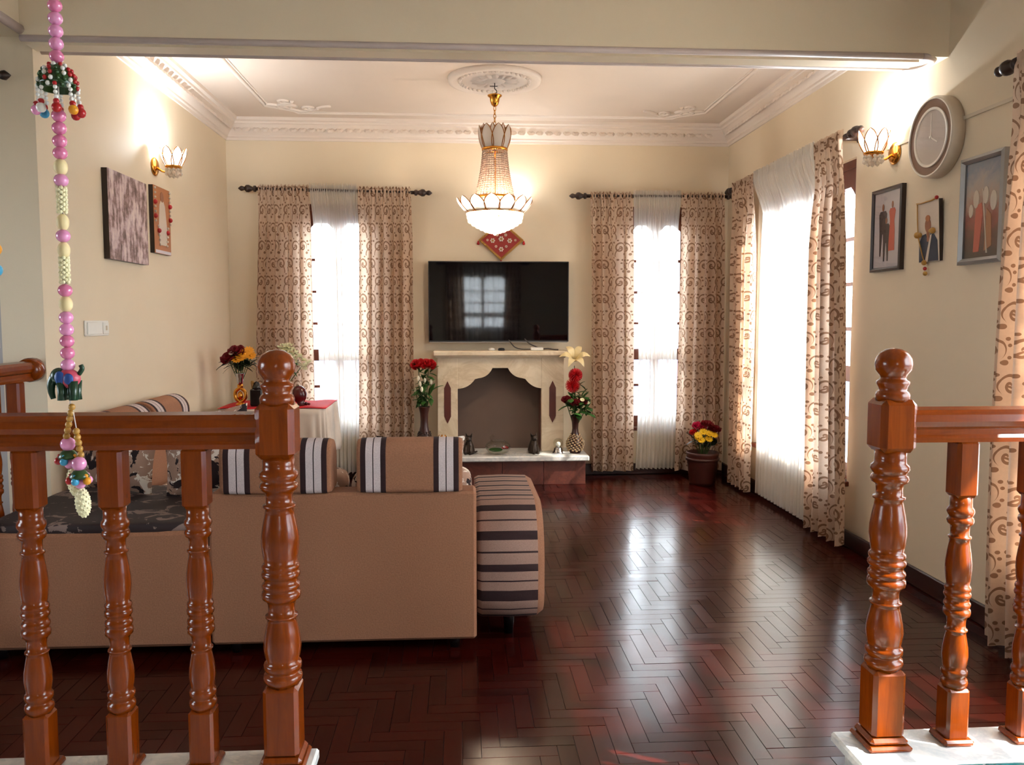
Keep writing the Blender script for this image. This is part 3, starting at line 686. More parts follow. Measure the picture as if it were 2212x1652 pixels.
# ================================================================ seating
def rrect(y0, y1, z0, z1, r, n=8):
    """rounded rectangle outline; r per corner (bottom-left, bottom-right, top-right, top-left) in (y,z)"""
    P = []
    for (cy_, cz, a0, rr) in ((y0 + r[0], z0 + r[0], 180, r[0]), (y1 - r[1], z0 + r[1], 270, r[1]), (y1 - r[2], z1 - r[2], 0, r[2]), (y0 + r[3], z1 - r[3], 90, r[3])):
        for k in range(n + 1): a = R(a0 + 90 * k / n); P.append((cy_ + rr * math.cos(a), cz + rr * math.sin(a)))
    return P
def resample(P, step):
    out = []; n = len(P)
    for i in range(n):
        a, b = Vector(P[i]), Vector(P[(i + 1) % n]); L = (b - a).length; k = max(1, int(L / step))
        for q in range(k): out.append(tuple(a.lerp(b, q / k)))
    return out
def softbox(mb, lo, hi, r, M=None, mi=0, n=5, puff=0.0):
    """rounded, slightly puffed cushion block"""
    x0, y0, z0 = lo; x1, y1, z1 = hi; cx, cy_, cz = (x0 + x1) / 2, (y0 + y1) / 2, (z0 + z1) / 2
    hx, hy, hz = (x1 - x0) / 2, (y1 - y0) / 2, (z1 - z0) / 2
    N, Mm = 40, 20; vs = []
    e = 0.28
    def sp(c, p): return math.copysign(abs(c) ** p, c)
    for j in range(Mm + 1):
        b = -PI / 2 + PI * j / Mm
        for i in range(N):
            a = 2 * PI * i / N
            px, py, pz = sp(math.cos(b), e) * sp(math.cos(a), e), sp(math.cos(b), e) * sp(math.sin(a), e), sp(math.sin(b), e)
            vs.append((cx + hx * px, cy_ + hy * py, cz + hz * pz + puff * (1 - px * px) * (1 - py * py) * (1 if pz > 0 else -0.3)))
    fs = [(j * N + i, j * N + (i + 1) % N, (j + 1) * N + (i + 1) % N, (j + 1) * N + i) for j in range(Mm) for i in range(N)]
    return mb.add(vs, fs, M, mi, True)
def pillow(mb, w, h, t, M, mi=0):
    """square scatter cushion, pointed corners, in the xz plane"""
    for sgn in (1, -1):
        mb.grid(lambda u, v: ((u - .5) * w * (1 - 0.10 * math.sin(PI * v)), sgn * t / 2 * (max(0, math.sin(PI * u)) * max(0, math.sin(PI * v))) ** 0.45, (v - .5) * h * (1 - 0.10 * math.sin(PI * u))), 14, 14, mi, M)
    return mb
FAB = ['sofa_beige', 'stripe_dark', 'stripe_taupe', 'stripe_silver']
def headrest(x0, x1, y0, y1, z0, z1, M=None):
    """padded roll over the sofa back with stripes near both ends"""
    mb = MB(); P = resample(rrect(y0, y1, z0, z1, (0.02, 0.03, 0.10, 0.07)), 0.03); n = len(P)
    W = x1 - x0
    bands = [(0, .035, 0), (.035, .085, 1), (.085, .15, 3), (.15, .16, 1), (.16, .225, 3), (.225, .275, 1), (.275, .725, 0), (.725, .775, 1), (.775, .84, 3), (.84, .85, 1), (.85, .915, 3), (.915, .965, 1), (.965, 1.0, 0)]
    cy_, cz = (y0 + y1) / 2, (z0 + z1) / 2
    cuts = sorted({b[0] for b in bands} | {1.0})
    vs = []
    for t in cuts:
        k = 1 - (0.05 if t in (0, 1.0) else 0.0); bulge = 1 + 0.03 * math.sin(PI * t)
        for a, b in P: vs.append((x0 + W * t, cy_ + (a - cy_) * k * bulge, cz + (b - cz) * k * bulge))
    mb.add(vs, [], M)
    for i in range(len(cuts) - 1):
        mi = [b[2] for b in bands if abs(b[0] - cuts[i]) < 1e-6][0]
        for q in range(n): mb.f.append((i * n + q, i * n + (q + 1) % n, (i + 1) * n + (q + 1) % n, (i + 1) * n + q)); mb.mi.append(mi); mb.sm.append(True)
    mb.f.append(tuple(range(n))[::-1]); mb.f.append(tuple((len(cuts) - 1) * n + q for q in range(n))); mb.mi += [0, 0]; mb.sm += [False, False]
    return mb
def striped_arm(x0, x1, y0, y1, z0, z1, M=None):
    mb = MB(); P = resample(rrect(y0, y1, z0, z1, (0.14, 0.05, 0.16, 0.24), 16), 0.006); n = len(P)
    seq = [(0.030, 1), (0.033, 2), (0.007, 1), (0.033, 2)]; pats = []
    for L, k in seq: pats += [k] * round(L / 0.006)
    xs = [x0, x0 + 0.02, (x0 + x1) / 2, x1 - 0.03, x1]; kk = [0.97, 1.0, 1.012, 1.0, 0.94]
    cy_, cz = (y0 + y1) / 2, (z0 + z1) / 2; vs = []
    for x, k in zip(xs, kk):
        for a, b in P: vs.append((x, cy_ + (a - cy_) * k, cz + (b - cz) * k))
    mb.add(vs, [], M)
    for i in range(len(xs) - 1):
        for q in range(n):
            mb.f.append((i * n + q, i * n + (q + 1) % n, (i + 1) * n + (q + 1) % n, (i + 1) * n + q)); mb.mi.append(pats[q % len(pats)] if i < 3 else 0); mb.sm.append(True)
    mb.f.append(tuple(range(n))[::-1]); mb.f.append(tuple((len(xs) - 1) * n + q for q in range(n))); mb.mi += [0, 0]; mb.sm += [False, False]
    return mb
# loveseat seen from behind
so = thing('sofa', 'beige two-seat sofa seen from behind with striped round arm', 'sofa', (-0.49, 3.40, 0))
MB().bbox((-0.548, 0, 0.05), (0.553, 0.14, 0.685), 0.012).build('back_panel', 'sofa_beige', so)
MB().bbox((-0.54, 0.13, 0.06), (0.55, 0.86, 0.28), 0.02).build('seat_base', 'sofa_beige', so)
for k in range(2):
    mb = MB(); softbox(mb, (-0.545 + 0.548 * k, 0.26, 0.27), (-0.003 + 0.548 * k, 0.90, 0.45), 0.05, puff=0.02); mb.build('seat_cushion', 'floral', so)
    mb = MB(); softbox(mb, (-0.54 + 0.548 * k, 0.165, 0.43), (-0.01 + 0.548 * k, 0.36, 0.74), 0.05); mb.build('back_cushion', 'floral', so)
striped_arm(0.556, 0.845, 0.02, 0.92, 0.10, 0.605).build('arm', FAB, so)
for sx in (-0.46, 0.46):
    for sy in (0.06, 0.78): MB().lathe([(0.02, 0), (0.03, 0.07)], 12, T((sx, sy, 0))).build('foot', 'black_gloss', so)
MB().lathe([(0.02, 0), (0.03, 0.16)], 12, T((0.70, 0.75, 0))).build('foot', 'black_gloss', so)
MB().lathe([(0.02, 0), (0.03, 0.16)], 12, T((0.70, 0.2, 0))).build('foot', 'black_gloss', so)
HG = 'striped headrest rolls on the sofa back'
for k, (x0, x1, lab) in enumerate(((-0.985, -0.535, 'striped beige headrest roll on the sofa back behind the left newel post'), (-0.43, 0.005, 'striped beige headrest roll on the sofa back in front of the fireplace'))):
    tag(headrest(x0, x1, 3.385, 3.56, 0.686, 0.905).build('headrest_cushion', FAB), lab, 'cushion', HG)
mb = MB(); pillow(mb, 0.42, 0.40, 0.13, T((-0.19, 3.83, 0.66)) @ RX(R(-14)) @ RZ(R(4))); tag(mb.build('scatter_cushion', 'floral'), 'floral scatter cushion peeking out beside the headrest facing the fireplace', 'cushion', 'floral scatter cushions')
# low chaise section on the left
ch = thing('chaise', 'low beige backless seat with dark floral top left of the sofa', 'sofa', (-1.50, 3.39, 0))
MB().bbox((-0.45, 0, 0.05), (0.44, 0.82, 0.535), 0.015).build('base', 'sofa_beige', ch)
mb = MB(); softbox(mb, (-0.45, 0.01, 0.515), (0.44, 0.82, 0.575), 0.03, puff=0.0); mb.build('seat_cushion', 'floral_dark', ch)
for sx in (-0.40, 0.40):
    for sy in (0.06, 0.74): MB().lathe([(0.02, 0), (0.03, 0.07)], 12, T((sx, sy, 0))).build('foot', 'black_gloss', ch)
# sofa along the left wall
ls = thing('sofa', 'beige sofa along the left wall with a striped headrest roll', 'sofa', (-1.96, 4.28, 0))
MB().bbox((0, 0.0, 0.05), (0.16, 1.80, 0.70), 0.015).build('back_panel', 'sofa_beige', ls)
MB().bbox((0.15, 0, 0.06), (0.84, 1.80, 0.28), 0.02).build('seat_base', 'sofa_beige', ls)
for k in range(2):
    mb = MB(); softbox(mb, (0.2, 0.90 * k, 0.27), (0.88, 0.90 * k + 0.89, 0.45), 0.05, puff=0.02); mb.build('seat_cushion', 'floral', ls)
for sx in (0.08, 0.76):
    for sy in (0.08, 1.72): MB().lathe([(0.02, 0), (0.03, 0.07)], 12, T((sx, sy, 0))).build('foot', 'black_gloss', ls)
for yc, lab in ((5.24, 'striped headrest roll on the left wall sofa, seen above the handrail'), (4.60, 'striped headrest roll on the near end of the left wall sofa')):
    M = T((-1.87, yc, 0)) @ RZ(R(-90))
    tag(headrest(-0.30, 0.30, -0.085, 0.085, 0.702, 0.915, M).build('headrest_cushion', FAB), lab, 'cushion', HG)
mb = MB(); pillow(mb, 0.40, 0.36, 0.15, T((-1.64, 4.03, 0.755)) @ RZ(R(-10)) @ RX(R(-14)) @ RY(R(4))); tag(mb.build('scatter_cushion', 'floral'), 'floral scatter cushion seen between the left balusters', 'cushion', 'floral scatter cushions')
mb = MB(); pillow(mb, 0.42, 0.40, 0.14, T((-1.20, 3.95, 0.78)) @ RX(R(-12)) @ RY(R(-8))); tag(mb.build('scatter_cushion', 'floral'), 'floral scatter cushion left of the sofa headrest behind the newel post', 'cushion', 'floral scatter cushions')
# ================================================================ lamps
def petal_fn(h, w, lean, curl):
    """pointed lotus petal rising along z, leaning outward along +x"""
    def f(u, v):
        ww = w * (math.sin(PI * min(1.0, 0.20 + 0.80 * v)) ** 0.62) if v < 0.999 else 0.0
        s = (u - 0.5)
        x = lean * math.sin(v * PI / 2) + curl * v * v - 0.14 * w * (2 * s) ** 2 * (1 - v * 0.5)
        return (x, s * ww, h * v)
    return f
def petal(parent, M, h, w, lean, curl, mat='petal_glass', rim=0.0034):
    f = petal_fn(h, w, lean, curl)
    p = MB().grid(f, 6, 9, 0, M).build('petal', mat, parent)
    pts = [f(0, v / 10) for v in range(11)] + [f(1, v / 10) for v in range(9, -1, -1)]
    MB().tube([(q[0] + 0.0015, q[1], q[2]) for q in pts], rim, 5, M).build('gold_rim', 'gold_rim', p)
    return p
def lamp(name, loc, watt, col, rad, parent=None):
    d = bpy.data.lights.new(name, 'POINT'); d.energy = watt; d.color = col; d.shadow_soft_size = rad
    o = bpy.data.objects.new(name, d); COL.objects.link(o); o.location = loc; o.parent = parent; return o
def drop(mb, p, r, l):
    mb.lathe([(0.0001, -l), (r * .8, -l * .72), (r, -l * .5), (r * .55, -l * .18), (0.0001, 0)], 6, T(p), 0, False)
def sconce(label, loc, rz, watt):
    """local: wall plane at x=0, lamp stands out along +x"""
    t = thing('wall_lamp', label, 'wall lamp', loc, rz, 'lotus wall lamps')
    MB().lathe([(0.0001, 0), (0.06, 0), (0.062, 0.008), (0.045, 0.018), (0.02, 0.022), (0.0001, 0.024)], 24, RY(R(90))).build('back_plate', 'gold', t)
    MB().tube([(0.01, 0, 0), (0.05, 0, -0.03), (0.10, 0, -0.045), (0.125, 0, -0.03), (0.125, 0, 0.0)], 0.007, 8).build('arm', 'gold', t)
    c = (0.125, 0, 0)
    MB().lathe([(0.015, -0.012), (0.050, -0.008), (0.054, 0.002), (0.045, 0.008), (0.012, 0.004)], 24, T(c)).build('cup', 'gold', t)
    for ring, (n, r0, hh, ww, ln) in enumerate(((7, 0.046, 0.120, 0.070, 0.036),)):
        for k in range(n):
            a = 2 * PI * (k + 0.5 * ring) / n
            petal(t, T(c) @ RZ(a) @ T((r0, 0, 0.0)), hh, ww, ln, 0.004)
    for k in range(10):
        a = 2 * PI * k / 10; m_ = MB()
        m_.sphere((c[0] + 0.046 * math.cos(a), 0.046 * math.sin(a), -0.022), 0.009, 8, 6); drop(m_, (c[0] + 0.046 * math.cos(a), 0.046 * math.sin(a), -0.028), 0.013, 0.032); m_.build('crystal_drop', 'crystal', t)
    for k in range(5):
        a = 2 * PI * (k + .5) / 5; m_ = MB(); m_.sphere((c[0] + 0.024 * math.cos(a), 0.024 * math.sin(a), -0.03), 0.009, 8, 6); drop(m_, (c[0] + 0.024 * math.cos(a), 0.024 * math.sin(a), -0.038), 0.014, 0.036); m_.build('crystal_drop', 'crystal', t)
    MB().lathe([(0.012, 0.0), (0.012, 0.03)], 12, T(c)).sphere((c[0], 0, 0.06), 0.024, 14, 10, 0, (1, 1, 1.3)).build('bulb', 'bulb_cool', t)
    lamp('wall_lamp_light', (c[0] - 0.055, 0.0, 0.10), watt, (0.88, 0.95, 1.0), 0.02, t)
    lamp('wall_lamp_light', (c[0], 0.0, 0.06), watt * .3, (0.95, 0.97, 1.0), 0.024, t)
    return t
sconce('lit lotus wall lamp on the left wall above the pictures', (XL, 5.63, 2.40), 0, SCONCE_W := 18)
sconce('lit lotus wall lamp beside the round wall clock', (XR, 4.47, 2.31), PI, SCONCE_W)
sconce('lit lotus wall lamp on the back wall, mostly hidden behind the chandelier', (0.44, YB, 2.33), -PI / 2, 5)
# chandelier
CH = (0.25, 5.98)
c_ = thing('chandelier', 'gold and crystal chandelier with lotus petals lit from inside', 'chandelier', (CH[0], CH[1], 2.0))
z = lambda v: v - 2.0
MB().tube([(0, 0, z(3.075)), (0, 0, z(3.03)), (0.012, 0, z(3.02)), (0.014, 0, z(3.005)), (0, 0, z(2.995))], 0.004, 6).box((-0.035, -0.004, z(3.045)), (0.02, 0.004, z(3.05))).build('hook', 'bronze', c_)
MB().lathe([(0.0001, z(2.995)), (0.02, z(2.995)), (0.052, z(2.985)), (0.050, z(2.978)), (0.036, z(2.968)), (0.033, z(2.945)), (0.024, z(2.92)), (0.012, z(2.908)), (0.0001, z(2.905))], 24).build('canopy', 'gold', c_)
for k in range(6):
    zz = 2.893 - k * 0.026; M = T((0, 0, z(zz))) @ RZ(R(90 * (k % 2) + 20))
    MB().tube([(0.0085 * math.cos(t), 0, 0.016 * math.sin(t)) for t in [2 * PI * q / 12 for q in range(12)]], 0.0028, 6, M, closed=True).build('chain_link', 'gold', c_)
MB().tube([(0, 0, z(2.75)), (0, 0, z(2.15))], 0.007, 8).build('stem', 'gold', c_)
MB().lathe([(0.082, z(2.595)), (0.092, z(2.598)), (0.094, z(2.612)), (0.088, z(2.62)), (0.05, z(2.622)), (0.007, z(2.63)), (0.007, z(2.60)), (0.082, z(2.595))], 36).build('crown_ring', 'gold', c_)
for ring, (n, r0, hh, ww, ln) in enumerate(((8, 0.088, 0.165, 0.094, 0.036), (8, 0.074, 0.172, 0.05, 0.032))):
    for k in range(n): petal(c_, RZ(2 * PI * (k + 0.5 * ring) / n + 0.2) @ T((r0, 0, z(2.605))), hh, ww, ln, -0.006)
NS = 34
for k in range(NS):
    a = 2 * PI * k / NS; mb = MB(); L = 21
    for q in range(L):
        t = q / (L - 1); r = 0.084 + 0.052 * t - 0.008 * math.sin(PI * t); mb.sphere((r * math.cos(a), r * math.sin(a), z(2.598 - 0.318 * t)), 0.0072 + 0.0024 * t, 6, 4)
    mb.build('crystal_string', 'crystal_small', c_)
MB().lathe([(0.132, z(2.262)), (0.148, z(2.262)), (0.15, z(2.275)), (0.132, z(2.278)), (0.132, z(2.262))], 40).build('inner_ring', 'gold', c_)
MB().lathe([(0.19, z(2.158)), (0.205, z(2.158)), (0.207, z(2.172)), (0.19, z(2.174)), (0.19, z(2.158))], 48).build('rim_ring', 'gold', c_)
for k in range(6):
    a = 2 * PI * k / 6; MB().tube([(0.007 * math.cos(a), 0.007 * math.sin(a), z(2.17)), (0.2 * math.cos(a), 0.2 * math.sin(a), z(2.166))], 0.004, 6).tube([(0.14 * math.cos(a), 0.14 * math.sin(a), z(2.265)), (0.195 * math.cos(a), 0.195 * math.sin(a), z(2.17))], 0.003, 6).build('spoke', 'gold', c_)
for ring, (n, r0, hh, ww, ln) in enumerate(((14, 0.204, 0.105, 0.112, 0.068),)):
    for k in range(n): petal(c_, RZ(2 * PI * (k + 0.5 * ring) / n + 0.1) @ T((r0, 0, z(2.158))), hh, ww, ln, 0.004)
for (r, zz, br) in ((0.196, 2.150, 0.011), (0.190, 2.128, 0.013), (0.183, 2.104, 0.014), (0.158, 2.086, 0.014), (0.130, 2.070, 0.014), (0.10, 2.054, 0.013), (0.07, 2.040, 0.013), (0.04, 2.030, 0.012)):
    mb = MB(); n = max(8, int(2 * PI * r / (br * 2.0)))
    for k in range(n):
        a = 2 * PI * (k + 0.5 * (int(zz * 1000) % 2)) / n; mb.sphere((r * math.cos(a), r * math.sin(a), z(zz)), br, 7, 5, 0, (1, 1, 1.25))
    mb.build('crystal_ring', 'crystal', c_)
mb = MB(); drop(mb, (0, 0, z(2.035)), 0.018, 0.035); mb.build('crystal_drop', 'crystal', c_)
for k in range(5):
    a = 2 * PI * k / 5 + 0.3; x, y = 0.10 * math.cos(a), 0.10 * math.sin(a)
    MB().sphere((x, y, z(2.14)), 0.026, 14, 10, 0, (1, 1, 1.2)).lathe([(0.012, z(2.16)), (0.012, z(2.19))], 12, T((x, y, 0))).build('bulb', 'bulb_warm', c_)
CHAND_W = 32
lamp('chandelier_light', (0, 0, z(2.17)), CHAND_W, (1.0, 0.82, 0.62), 0.03, c_)
lamp('chandelier_light', (0, 0, z(2.10)), 6, (1.0, 0.84, 0.66), 0.04, c_)
# ================================================================ television wall
tv = thing('television', 'flat black television mounted above the fireplace', 'television', (0.336, 7.235, 1.205))
MB().bbox((-0.613, -0.02, 0), (0.613, 0.015, 0.70), 0.004).build('bezel', 'black_plastic', tv)
MB().box((-0.604, -0.0215, 0.014), (0.604, -0.019, 0.691)).build('screen', 'tv_screen', tv)
MB().bbox((-0.605, -0.0225, -0.006), (0.605, 0.0, 0.002), 0.002).build('bottom_strip', 'silver_frame', tv)
MB().bbox((-0.35, 0.014, 0.12), (0.35, 0.05, 0.5), 0.01).bbox((-0.2, 0.045, 0.2), (0.2, 0.095, 0.45), 0.004).build('wall_mount', 'black_plastic', tv)
# beaded hanging above the television
hg = thing('wall_hanging', 'red beaded diamond wall hanging with mirror flowers above the television', 'wall hanging', (0.36, 7.315, 1.925))
D = [(0, 0), (0.19, 0.17), (0, 0.335), (-0.19, 0.17)]
MB().prism(D, -0.012, 0.012, 'y').build('cloth', 'hang_red', hg)
for i in range(4):
    a, b = Vector((D[i][0], -0.012, D[i][1])), Vector((D[(i + 1) % 4][0], -0.012, D[(i + 1) % 4][1])); m_ = MB()
    n = 22
    for q in range(n): p = a.lerp(b, q / n); m_.sphere(p, 0.0075, 6, 4)
    m_.tube([a * 0.92 + Vector((0, -.001, 0.0134)), b * 0.92 + Vector((0, -.001, 0.0134))], 0.003, 5)
    m_.build('bead_border', 'bead_gold', hg)
def mflower(x, zz, s):
    m_ = MB()
    for k in range(6):
        a = 2 * PI * k / 6; m_.lathe([(0.0001, 0), (s * .36, 0.0), (s * .36, 0.004), (0.0001, 0.005)], 8, T((x + s * .75 * math.cos(a), -0.012, zz + s * .75 * math.sin(a))) @ RX(R(90)))
    m_.build('mirror_flower', 'mirror_bit', hg); MB().sphere((x, -0.014, zz), s * 0.4, 8, 6).build('flower_centre', 'bead_gold', hg)
for x, zz, s in ((0, 0.09, 0.020), (-0.075, 0.165, 0.020), (0.0, 0.18, 0.022), (0.075, 0.165, 0.020), (0, 0.26, 0.02), (-0.045, 0.115, 0.011), (0.045, 0.115, 0.011), (-0.035, 0.215, 0.012), (0.04, 0.215, 0.012), (-.12, .17, .010), (.125, .17, .010)): mflower(x, zz, s)
for x, zz in ((-0.2, 0.145), (0.2, 0.145), (0, -0.018)):
    MB().sphere((x, 0, zz + 0.012), 0.008, 8, 6).sphere((x, 0, zz - 0.004), 0.013, 8, 6).build('tassel', 'bead_red', hg)
# ================================================================ fireplace
fp = thing('fireplace', 'cream marble fireplace with scalloped arch below the television', 'fireplace', (0.348, YB, 0))
DY0 = -0.21   # front plane of the surround
for sx, x0, x1 in ((-1, -0.55, -0.375), (1, 0.353, 0.548)):
    MB().bbox((x0, DY0, 0.25), (x1, 0, 1.075), 0.004).build('jamb', 'marble_cream', fp)
    cx = (x0 + x1) / 2 + 0.0
    zc0, zc1 = 0.50, 0.87
    MB().prism([(cx - 0.029, zc0 + 0.062), (cx, zc0), (cx + 0.029, zc0 + 0.062), (cx + 0.029, zc1 - 0.062), (cx, zc1), (cx - 0.029, zc1 - 0.062)], DY0 - 0.004, DY0 + 0.01, 'y').build('inlay', 'inlay_red', fp)
# scalloped header
A = [(-0.375, 0.802)]
def arc(p, q, bul, n=8):
    p, q = Vector(p), Vector(q); m = (p + q) / 2; nrm = Vector((-(q - p).y, (q - p).x)).normalized()
    return [tuple(p.lerp(q, t) + nrm * bul * 4 * t * (1 - t)) for t in [k / n for k in range(1, n + 1)]]
A += arc((-0.375, 0.802), (-0.225, 0.885), -0.022) + arc((-0.225, 0.885), (-0.195, 0.893), 0) [-1:] + arc((-0.195, 0.893), (-0.073, 0.981), -0.022)
A2 = [(-a - 0.011 + 0.0, b) for a, b in A][::-1]
hdr = [(-0.375, 1.075)] + A + A2 + [(0.364 - 0.0, 1.075)]
hdr = [(min(a, 0.353), b) for a, b in hdr]
MB().prism(hdr, DY0 + 0.004, DY0 + 0.05, 'y').build('arch_panel', 'marble_cream', fp)
MB().box((-0.376, -0.012, 0.25), (0.354, -0.002, 1.07)).build('back_panel', 'firebox', fp)
MB().box((-0.378, DY0 + 0.05, 0.25), (-0.372, -0.01, 1.07)).box((0.348, DY0 + 0.05, 0.25), (0.354, -0.01, 1.07)).build('inner_lining', 'firebox_side', fp)
MB().bbox((-0.565, -0.235, 1.07), (0.560, 0, 1.088), 0.003).bbox((-0.585, -0.28, 1.086), (0.580, 0, 1.132), 0.010).build('mantel_shelf', 'marble_cream', fp)
MB().bbox((-0.765, -0.48, 0.206), (0.736, 0, 0.25), 0.007).build('hearth_slab', 'marble_white', fp)
for i, (x0, x1) in enumerate(((-0.69, -0.355), (-0.352, -0.002), (0.001, 0.351), (0.354, 0.71))): MB().bbox((x0, -0.435, 0.0), (x1, 0, 0.207), 0.002).build('tile', 'tile_brown', fp)
# things on the mantel
tag(MB().lathe([(0.0001, 0), (0.026, 0), (0.030, 0.010), (0.026, 0.020), (0.012, 0.024), (0.0001, 0.025)], 20).build('speaker_puck', 'white_plastic', None, (0.265, 7.12, 1.132)), 'small white round gadget on the mantel shelf', 'gadget')
tag(MB().lathe([(0.0001, 0), (0.028, 0), (0.030, 0.010), (0.024, 0.022), (0.0001, 0.024)], 20).build('media_puck', 'black_plastic', None, (0.352, 7.12, 1.132)), 'small black round gadget on the mantel shelf', 'gadget')
bx = thing('media_box', 'white media box with grey cables on the mantel shelf', 'gadget', (0.66, 7.12, 1.132))
MB().bbox((-0.055, -0.03, 0), (0.055, 0.03, 0.028), 0.006).build('body', 'white_plastic', bx)
def curve(pts, n=24):
    """Catmull-Rom through points"""
    P = [Vector(p) for p in pts]; P = [P[0] * 2 - P[1]] + P + [P[-1] * 2 - P[-2]]; out = []
    for i in range(1, len(P) - 2):
        for k in range(n):
            t = k / n; a, b, c, d = P[i - 1], P[i], P[i + 1], P[i + 2]
            out.append(0.5 * ((2 * b) + (c - a) * t + (2 * a - 5 * b + 4 * c - d) * t * t + (3 * b - a - 3 * c + d) * t ** 3))
    out.append(P[-2]); return out
MB().tube(curve([(-0.055, 0, 0.012), (-0.13, 0.02, 0.012), (-0.19, 0.04, 0.03), (-0.24, 0.08, 0.09)]), 0.005, 6).build('cable', 'cable_grey', bx)
MB().tube(curve([(0.055, 0, 0.014), (0.10, 0.01, 0.016), (0.15, 0.02, 0.008), (0.19, 0.03, 0.006)]), 0.007, 6).build('cable', 'cable_grey', bx)
MB().tube(curve([(0.03, 0.03, 0.02), (0.0, 0.07, 0.03), (-0.06, 0.09, 0.06), (-0.10, 0.09, 0.10)]), 0.005, 6).build('cable', 'cable_grey', bx)
# ================================================================ pictures, clock and switch
def frame(label, cat, loc, rz, w_, h_, bw, dep, fmat, pmat, tilt=0, glass=True, name='framed_picture'):
    """local: x along the wall (to the right seen from the room), -y into the room, z up, origin at the centre of the back"""
    t = thing(name, label, cat, loc, rz); t.rotation_euler = (tilt, 0, rz)
    W, H = w_ / 2, h_ / 2
    if bw:
        m_ = MB(); o = [(-W, -H), (W, -H), (W, H), (-W, H)]; i = [(-W + bw, -H + bw), (W - bw, -H + bw), (W - bw, H - bw), (-W + bw, H - bw)]
        k = [(-W + bw * .5, -H + bw * .5), (W - bw * .5, -H + bw * .5), (W - bw * .5, H - bw * .5), (-W + bw * .5, H - bw * .5)]
        vs = [(a, 0, b) for a, b in o] + [(a, -dep * .85, b) for a, b in o] + [(a, -dep, b) for a, b in k] + [(a, -dep * .7, b) for a, b in i] + [(a, 0, b) for a, b in i]
        fs = [(r * 4 + q, r * 4 + (q + 1) % 4, (r + 1) * 4 + (q + 1) % 4, (r + 1) * 4 + q) for r in range(4) for q in range(4)]
        m_.add(vs, fs); m_.build('frame', fmat, t)
        MB().box((-W + bw, -dep * .5, -H + bw), (W - bw, -dep * .2, H - bw)).build('print', pmat, t)
        if glass: MB().box((-W + bw, -dep * .62, -H + bw), (W - bw, -dep * .56, H - bw)).build('glass', 'picture_glass', t)
    else:
        MB().box((-W, -dep, -H), (W, 0, H)).build('backing', fmat, t); MB().box((-W, -dep - 0.002, -H), (W, -dep, H)).build('print', pmat, t)
    return t
def figure_print(t, x, z0, h, y, body, head='skin', w_=0.05, legs=True, name='printed_figure'):
    """flat printed standing figure: outline of shoulders, torso and legs with a head"""
    s = h
    P = [(-.10, 0), (-.06, 0), (-.02, .42), (.02, .42), (.06, 0), (.10, 0), (.12, .45), (.15, .80), (.10, .86), (-.10, .86), (-.15, .80), (-.12, .45)] if legs else [(-.13, 0), (.13, 0), (.12, .4), (.09, .6), (.14, .80), (.09, .86), (-.09, .86), (-.14, .80), (-.09, .6), (-.12, .4)]
    o = MB().prism([(x + a * w_ / .15, z0 + b * s) for a, b in P], y - 0.0015, y, 'y').build(name, body, t)
    MB().prism([(x + 0.26 * w_ * math.cos(k * PI / 6), z0 + s * .93 + s * .07 * math.sin(k * PI / 6)) for k in range(12)], y - 0.0018, y, 'y').build('printed_face', head, o)
f1 = frame('black framed photo of three standing people on white, right wall', 'picture', (XR, 4.505, 1.90), -PI / 2, 0.325, 0.46, 0.022, 0.03, 'frame_dark', 'print_white')
figure_print(f1, -0.045, -0.145, 0.29, -0.0155, 'print_dark', w_=0.042); figure_print(f1, -0.005, -0.175, 0.24, -0.0165, 'print_dark', w_=0.036); figure_print(f1, 0.055, -0.12, 0.27, -0.0155, 'print_red', w_=0.036, legs=False)
f2 = frame('small tilted portrait of a person in a dark robe with white collar and bead garland', 'picture', (XR - 0.004, 4.075, 1.845), -PI / 2, 0.185, 0.305, 0, 0.02, 'frame_dark', 'print_cream', tilt=R(3))
mb = MB().prism([(-.085, -.15), (.085, -.15), (.08, -.05), (.05, -.015), (.02, -.01), (0, -.06), (-.02, -.01), (-.05, -.015), (-.08, -.05)], -0.024, -0.0225, 'y').build('printed_robe', 'print_navy', f2)
MB().prism([(0.026 * math.cos(k * PI / 8), 0.03 + 0.036 * math.sin(k * PI / 8)) for k in range(16)], -0.0245, -0.0225, 'y').prism([(-0.01, -0.05), (.01, -0.05), (.012, 0.0), (-.012, 0.0)], -0.0243, -0.0225, 'y').build('printed_face', 'skin', f2)
MB().prism([(0.02 * math.cos(k * PI / 8), 0.066 + 0.016 * math.sin(k * PI / 8)) for k in range(16)], -0.0247, -0.0225, 'y').build('printed_cap', 'print_orange', f2)
MB().prism([(-.03, -.15), (-.005, -.15), (.035, -.015), (.02, -.02)], -0.0249, -0.0238, 'y').build('printed_collar', 'print_cream', f2)
MB().tube(curve([(-.092, -.028, .15), (-.05, -.03, .146), (0, -.03, .148), (.05, -.03, .15), (.092, -.028, .158)], 6), 0.004, 6).tube([(-.088, -.027, .15), (-.084, -.03, .06), (-.080, -.03, -.02), (-.05, -.03, -.1), (-.028, -.03, -.15)], 0.0032, 6).build('garland', 'bead_gold', f2)
for x, zz, r in ((-.088, -.01, .017), (-.066, -.012, .013), (.052, 0, .016), (.034, 0, .011), (-.028, -.155, .014), (-.022, -.185, .010), (-.02, -.21, .012), (.09, .158, .010)): MB().sphere((x, -.03, zz), r, 8, 6).build('garland_bead', 'bead_gold' if r > .0105 else 'bead_red', f2)
f3 = frame('silver framed glossy painting with blue sky and red figures, right wall', 'picture', (XR, 3.645, 1.90), -PI / 2, 0.315, 0.49, 0.028, 0.045, 'silver_frame', 'print_painting')
MB().prism([(-.06, -.19), (-.02, -.19), (0, -.02), (-.01, .03), (-.05, .02)], -0.0245, -0.0225, 'y').build('printed_figure', 'print_red', f3)
